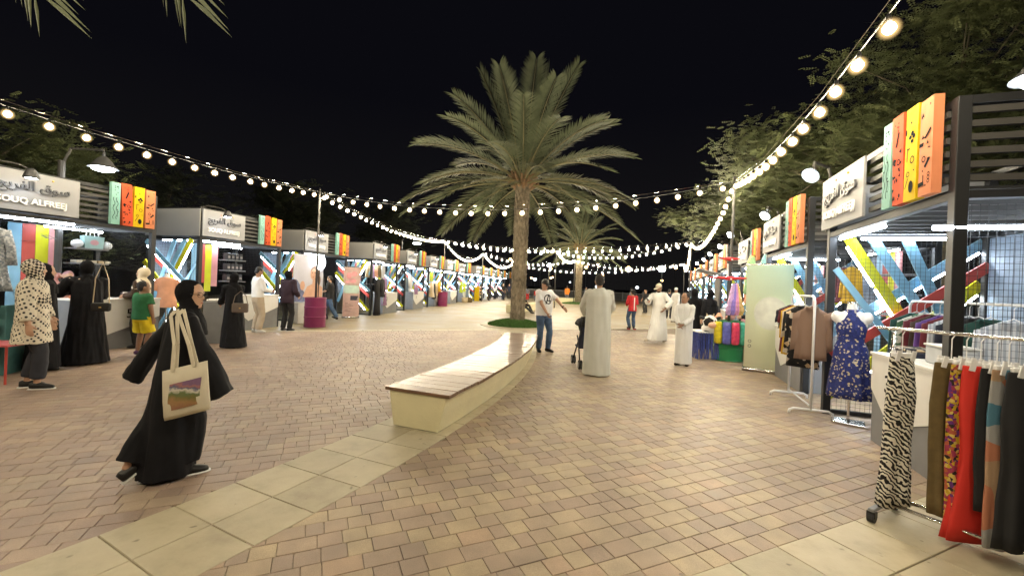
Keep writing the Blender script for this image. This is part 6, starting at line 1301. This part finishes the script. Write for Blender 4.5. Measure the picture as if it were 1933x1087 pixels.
def palm(label, x, y, h, r, seed, L=4.9, nf=54, dens=1.0, fronds=None, lean=(0, 0)):
    g_ = random.Random(seed); th = thing('palm_tree', label, 'palm tree', (x, y, .02)); top = Vector((lean[0], lean[1], h))
    prof = lambda t: r * (1.12 - .5 * min(t * 3, .25) + .06 * math.sin(t * 40) * .3 + (.10 if t > .93 else 0))
    bm = BM(); N = 24; tube(bm, [top * (i / N) + Vector((.02 * math.sin(i * .7), .02 * math.cos(i * .9), 0)) for i in range(N + 1)], [prof(i / N) for i in range(N + 1)], 18); obj('trunk', bm, bark_m, th, smooth=True)
    bm = BM(); rows = int(h / .085)
    for j in range(rows):
        t = (j + .3) / rows
        for i in range(11):
            a = (i + (j % 2) * .5) / 11 * 6.2832 + j * .21 + g_.uniform(-.08, .08); rr = prof(t) * .97; c = top * t; w = r * .26; o = Vector((math.cos(a), math.sin(a), 0)); s_ = Vector((-o.y, o.x, 0)); hh = .10 * g_.uniform(.8, 1.25); k = r * g_.uniform(.10, .22)
            v = [bm.verts.new(c + o * rr - s_ * w + Vector((0, 0, -hh * .6))), bm.verts.new(c + o * rr + s_ * w + Vector((0, 0, -hh * .6))), bm.verts.new(c + o * (rr + k) + s_ * w * .55 + Vector((0, 0, hh * .45))), bm.verts.new(c + o * (rr + k) - s_ * w * .55 + Vector((0, 0, hh * .45))), bm.verts.new(c + o * rr * .98 + Vector((0, 0, hh * .7)))]
            bm.faces.new((v[0], v[1], v[2], v[3])); bm.faces.new((v[3], v[2], v[4])); bm.faces.new((v[0], v[3], v[4])); bm.faces.new((v[1], v[4], v[2]))
    tag(obj('bark_scale', bm, bark_m, th), kind='stuff')
    for i in range(26):
        a = i * 2.4; e = .5 + .5 * (i / 26); o = Vector((math.cos(a) * math.cos(e), math.sin(a) * math.cos(e), math.sin(e))); p = top + Vector((math.cos(a) * r, math.sin(a) * r, -.35 + .3 * i / 26)); bm = BM(); tube(bm, [p, p + o * .22, p + o * .42 + Vector((0, 0, .05))], [.075, .055, .04], 6); obj('frond_stub', bm, stub_m, th)
    if fronds is None:
        fronds = []
        for i in range(nf):
            k = i / (nf - 1); a = i * 2.39996 + g_.uniform(-.15, .15); e = R(80) - R(88) * k ** .72 + R(g_.uniform(-5, 5)); l_ = L * (1.0 - .16 * k) * g_.uniform(.9, 1.06); dr = Vector((math.cos(a) * math.cos(e), math.sin(a) * math.cos(e), math.sin(e))); p0 = top + Vector((math.cos(a) * r * .7, math.sin(a) * r * .7, .15 - .35 * k))
            droop = .05 + .30 * math.cos(e) ** 1.0; p1 = p0 + dr * l_ * .52; p2 = p0 + dr * l_ * .98 - Vector((0, 0, l_ * droop)); fronds.append((p0, p1, p2))
    for p0, p1, p2 in fronds:
        bm = BM(); frond(bm, p0, p1, p2, g_, L, dens); obj('frond', bm, [frond_m, stalk_m], th)
    return th
palm('big date palm rising from the round grass mound in the middle of the plaza', .27, 16.9, 5.75, .27, 5, 5.1, 50, 1.25)
palm('smaller far date palm beyond the big one', 6.5, 41.4, 5.6, .30, 9, 5.0, 50, .8)
cr = Vector((-4.1, -1.0, 5.7)); fr = []
for tip, up_ in (((-3.93, 3.4, 3.80), 1.6), ((-2.74, 3.4, 3.82), 1.9), ((-6.5, 2.4, 3.9), 1.6), ((-7.5, -.5, 4.2), 1.8), ((-5, -5, 4), 2), ((-1.2, -4.2, 4.4), 2), ((-.6, -2.0, 4.3), 2), ((-3, -4.6, 8), 1.5), ((-6.4, -3, 8), 1.2)):
    tp = Vector(tip); c0 = Vector((-4.1, -1.0, 0)); p0 = cr - c0; p2 = tp - c0; p1 = p0.lerp(p2, .62) + Vector((0, 0, up_)); fr.append((p0, p1, p2))
palm('date palm beside the camera whose frond tips hang in at the top', -4.1, -1.0, 5.6, .28, 3, 4.9, 0, 1.0, [(a - Vector((0, 0, 0)), b_, c) for a, b_, c in fr])

# ------------------------------------------------------------------ leafy trees
leaf_g = M('acacia leaf', (.11, .13, .052), .6, var=.4, vs=1.2); leaf_d = M('dark tree leaf', (.016, .022, .010), .6, var=.45, vs=1.0); limb_m = M('tree bark', (.11, .095, .065), .9, var=.3, vs=6)
def tree(label, x, y, crowns, seed, m, n=2600, trunk_h=2.6, sp=.42, group=None, leaf=.075, nl=7):
    g_ = random.Random(seed); th = thing('leafy_tree', label, 'tree', (x, y, 0), 0, group); bm = BM(); base = Vector((0, 0, 0)); fork = Vector((.15, .1, trunk_h)); tube(bm, [base, fork * .5 + Vector((.08, 0, 0)), fork], [.20, .16, .14], 9)
    clumps = []
    for (cx, cy, cz), (rx, ry, rz_), nc in crowns:
        c = Vector((cx - x, cy - y, cz)); mid = fork.lerp(c, .55) + Vector((g_.uniform(-.3, .3), g_.uniform(-.3, .3), .2)); tube(bm, [fork, mid, c], [.10, .06, .03], 7)
        for i in range(nc):
            while True:
                v = Vector((g_.uniform(-1, 1), g_.uniform(-1, 1), g_.uniform(-1, 1)))
                if .35 < v.length < 1: break
            p = c + Vector((v.x * rx, v.y * ry, v.z * rz_)); clumps.append((p, g_.uniform(.3, .58))); 
            if i % 2 == 0: tube(bm, [mid.lerp(c, g_.random()), c.lerp(p, .5) + Vector((0, 0, -.1)), p], [.03, .018, .006], 5)
    obj('trunk', bm, limb_m, th, smooth=True)
    bm = BM(); per = max(1, n // len(clumps))
    for c, r_ in clumps:
        for i in range(per):
            p = c + Vector((g_.gauss(0, r_), g_.gauss(0, r_), g_.gauss(0, r_ * .55))); a = g_.random() * 6.283; e = g_.uniform(-.6, .35); d = Vector((math.cos(a) * math.cos(e), math.sin(a) * math.cos(e), math.sin(e))); s_ = d.cross(Vector((0, 0, 1))).normalized(); u_ = s_.cross(d); L = sp * g_.uniform(.7, 1.2)
            for j in range(nl):
                q = p + d * (L * j / nl); ll = leaf * (1.5 - abs(j / nl - .45) * 1.3)
                for sg in (-1, 1):
                    o = (s_ * sg + d * .35 + u_ * g_.uniform(-.25, .1)).normalized(); w = d * (L / nl * .42)
                    bm.faces.new([bm.verts.new(z) for z in (q, q + o * ll * .5 + w, q + o * ll, q + o * ll * .5 - w)])
    tag(obj('crown', bm, m, th)); return th
GT = 'trees behind the stalls'
tree('spreading acacia towering behind the nearest green drum row stalls', 9.3, 9.2, [((9.3, 9.0, 5.9), (2.5, 2.0, 1.8), 50), ((7.9, 10.5, 5.0), (1.7, 1.6, 1.1), 30), ((10.4, 8.0, 6.4), (2.4, 2.0, 2.0), 40), ((8.8, 8.7, 4.4), (2.2, 1.2, .9), 34), ((6.7, 11.6, 5.3), (.9, .9, .7), 10)], 21, leaf_g, 21000, 2.8, .26, GT, .045, 5)
tree('acacia with a lit crown over the third green drum row stall', 11.0, 15.5, [((9.4, 15.0, 5.5), (2.0, 1.8, 1.3), 30), ((11.4, 16, 6.2), (2.0, 2, 1.6), 26), ((8.3, 14.6, 5.0), (1.0, 1.2, .9), 14)], 22, leaf_g, 7000, 2.6, .30, GT, .06, 5)
tree('acacia leaning over the middle of the green drum row', 14.0, 25, [((11.8, 24.5, 6.2), (2.6, 2.2, 1.4), 30), ((14.5, 25, 7), (2.6, 2.4, 2), 26)], 23, leaf_g, 4000, 2.8, .4, GT, .085, 5)
tree('far acacia by the railing end of the green drum row', 19.5, 34, [((17, 33, 6.3), (3.0, 3, 1.8), 26), ((20, 34, 7), (3, 3, 2), 20)], 24, leaf_d, 1400, 2.8, .6, GT, .13)
tree('dark leafy tree behind the nearest maroon drum row stall', -12.6, 9.6, [((-12.2, 9.6, 3.95), (2.0, 1.8, 1.25), 40), ((-11.5, 10.9, 3.2), (1.4, 1.4, 1.4), 22)], 25, leaf_g, 7000, 2.0, .26, GT, .06, 5)
tree('dark shrub like tree seen through the back of the nearest maroon drum row stall', -11.7, 8.2, [((-11.7, 8.2, 2.2), (1.0, 1.5, 1.3), 30)], 26, leaf_d, 1700, 1.0, .32, GT, .085)
tree('dark tree behind the second maroon drum row stall', -12.5, 15, [((-12.2, 14.6, 3.3), (2.0, 2.2, 1.8), 34)], 27, leaf_d, 2000, 1.6, .4, GT, .095)
tree('tall dark tree behind the fourth maroon drum row stall', -12.5, 23, [((-11.8, 23, 5.0), (2.4, 2.2, 1.6), 36)], 28, leaf_d, 2200, 2.6, .5, GT, .12)
tree('tall dark tree behind the sixth maroon drum row stall', -10.5, 33, [((-10, 33, 5.4), (2.6, 2.4, 1.8), 30)], 29, leaf_d, 1600, 2.6, .55, GT, .14)
bpy.data.scenes.remove(TS)
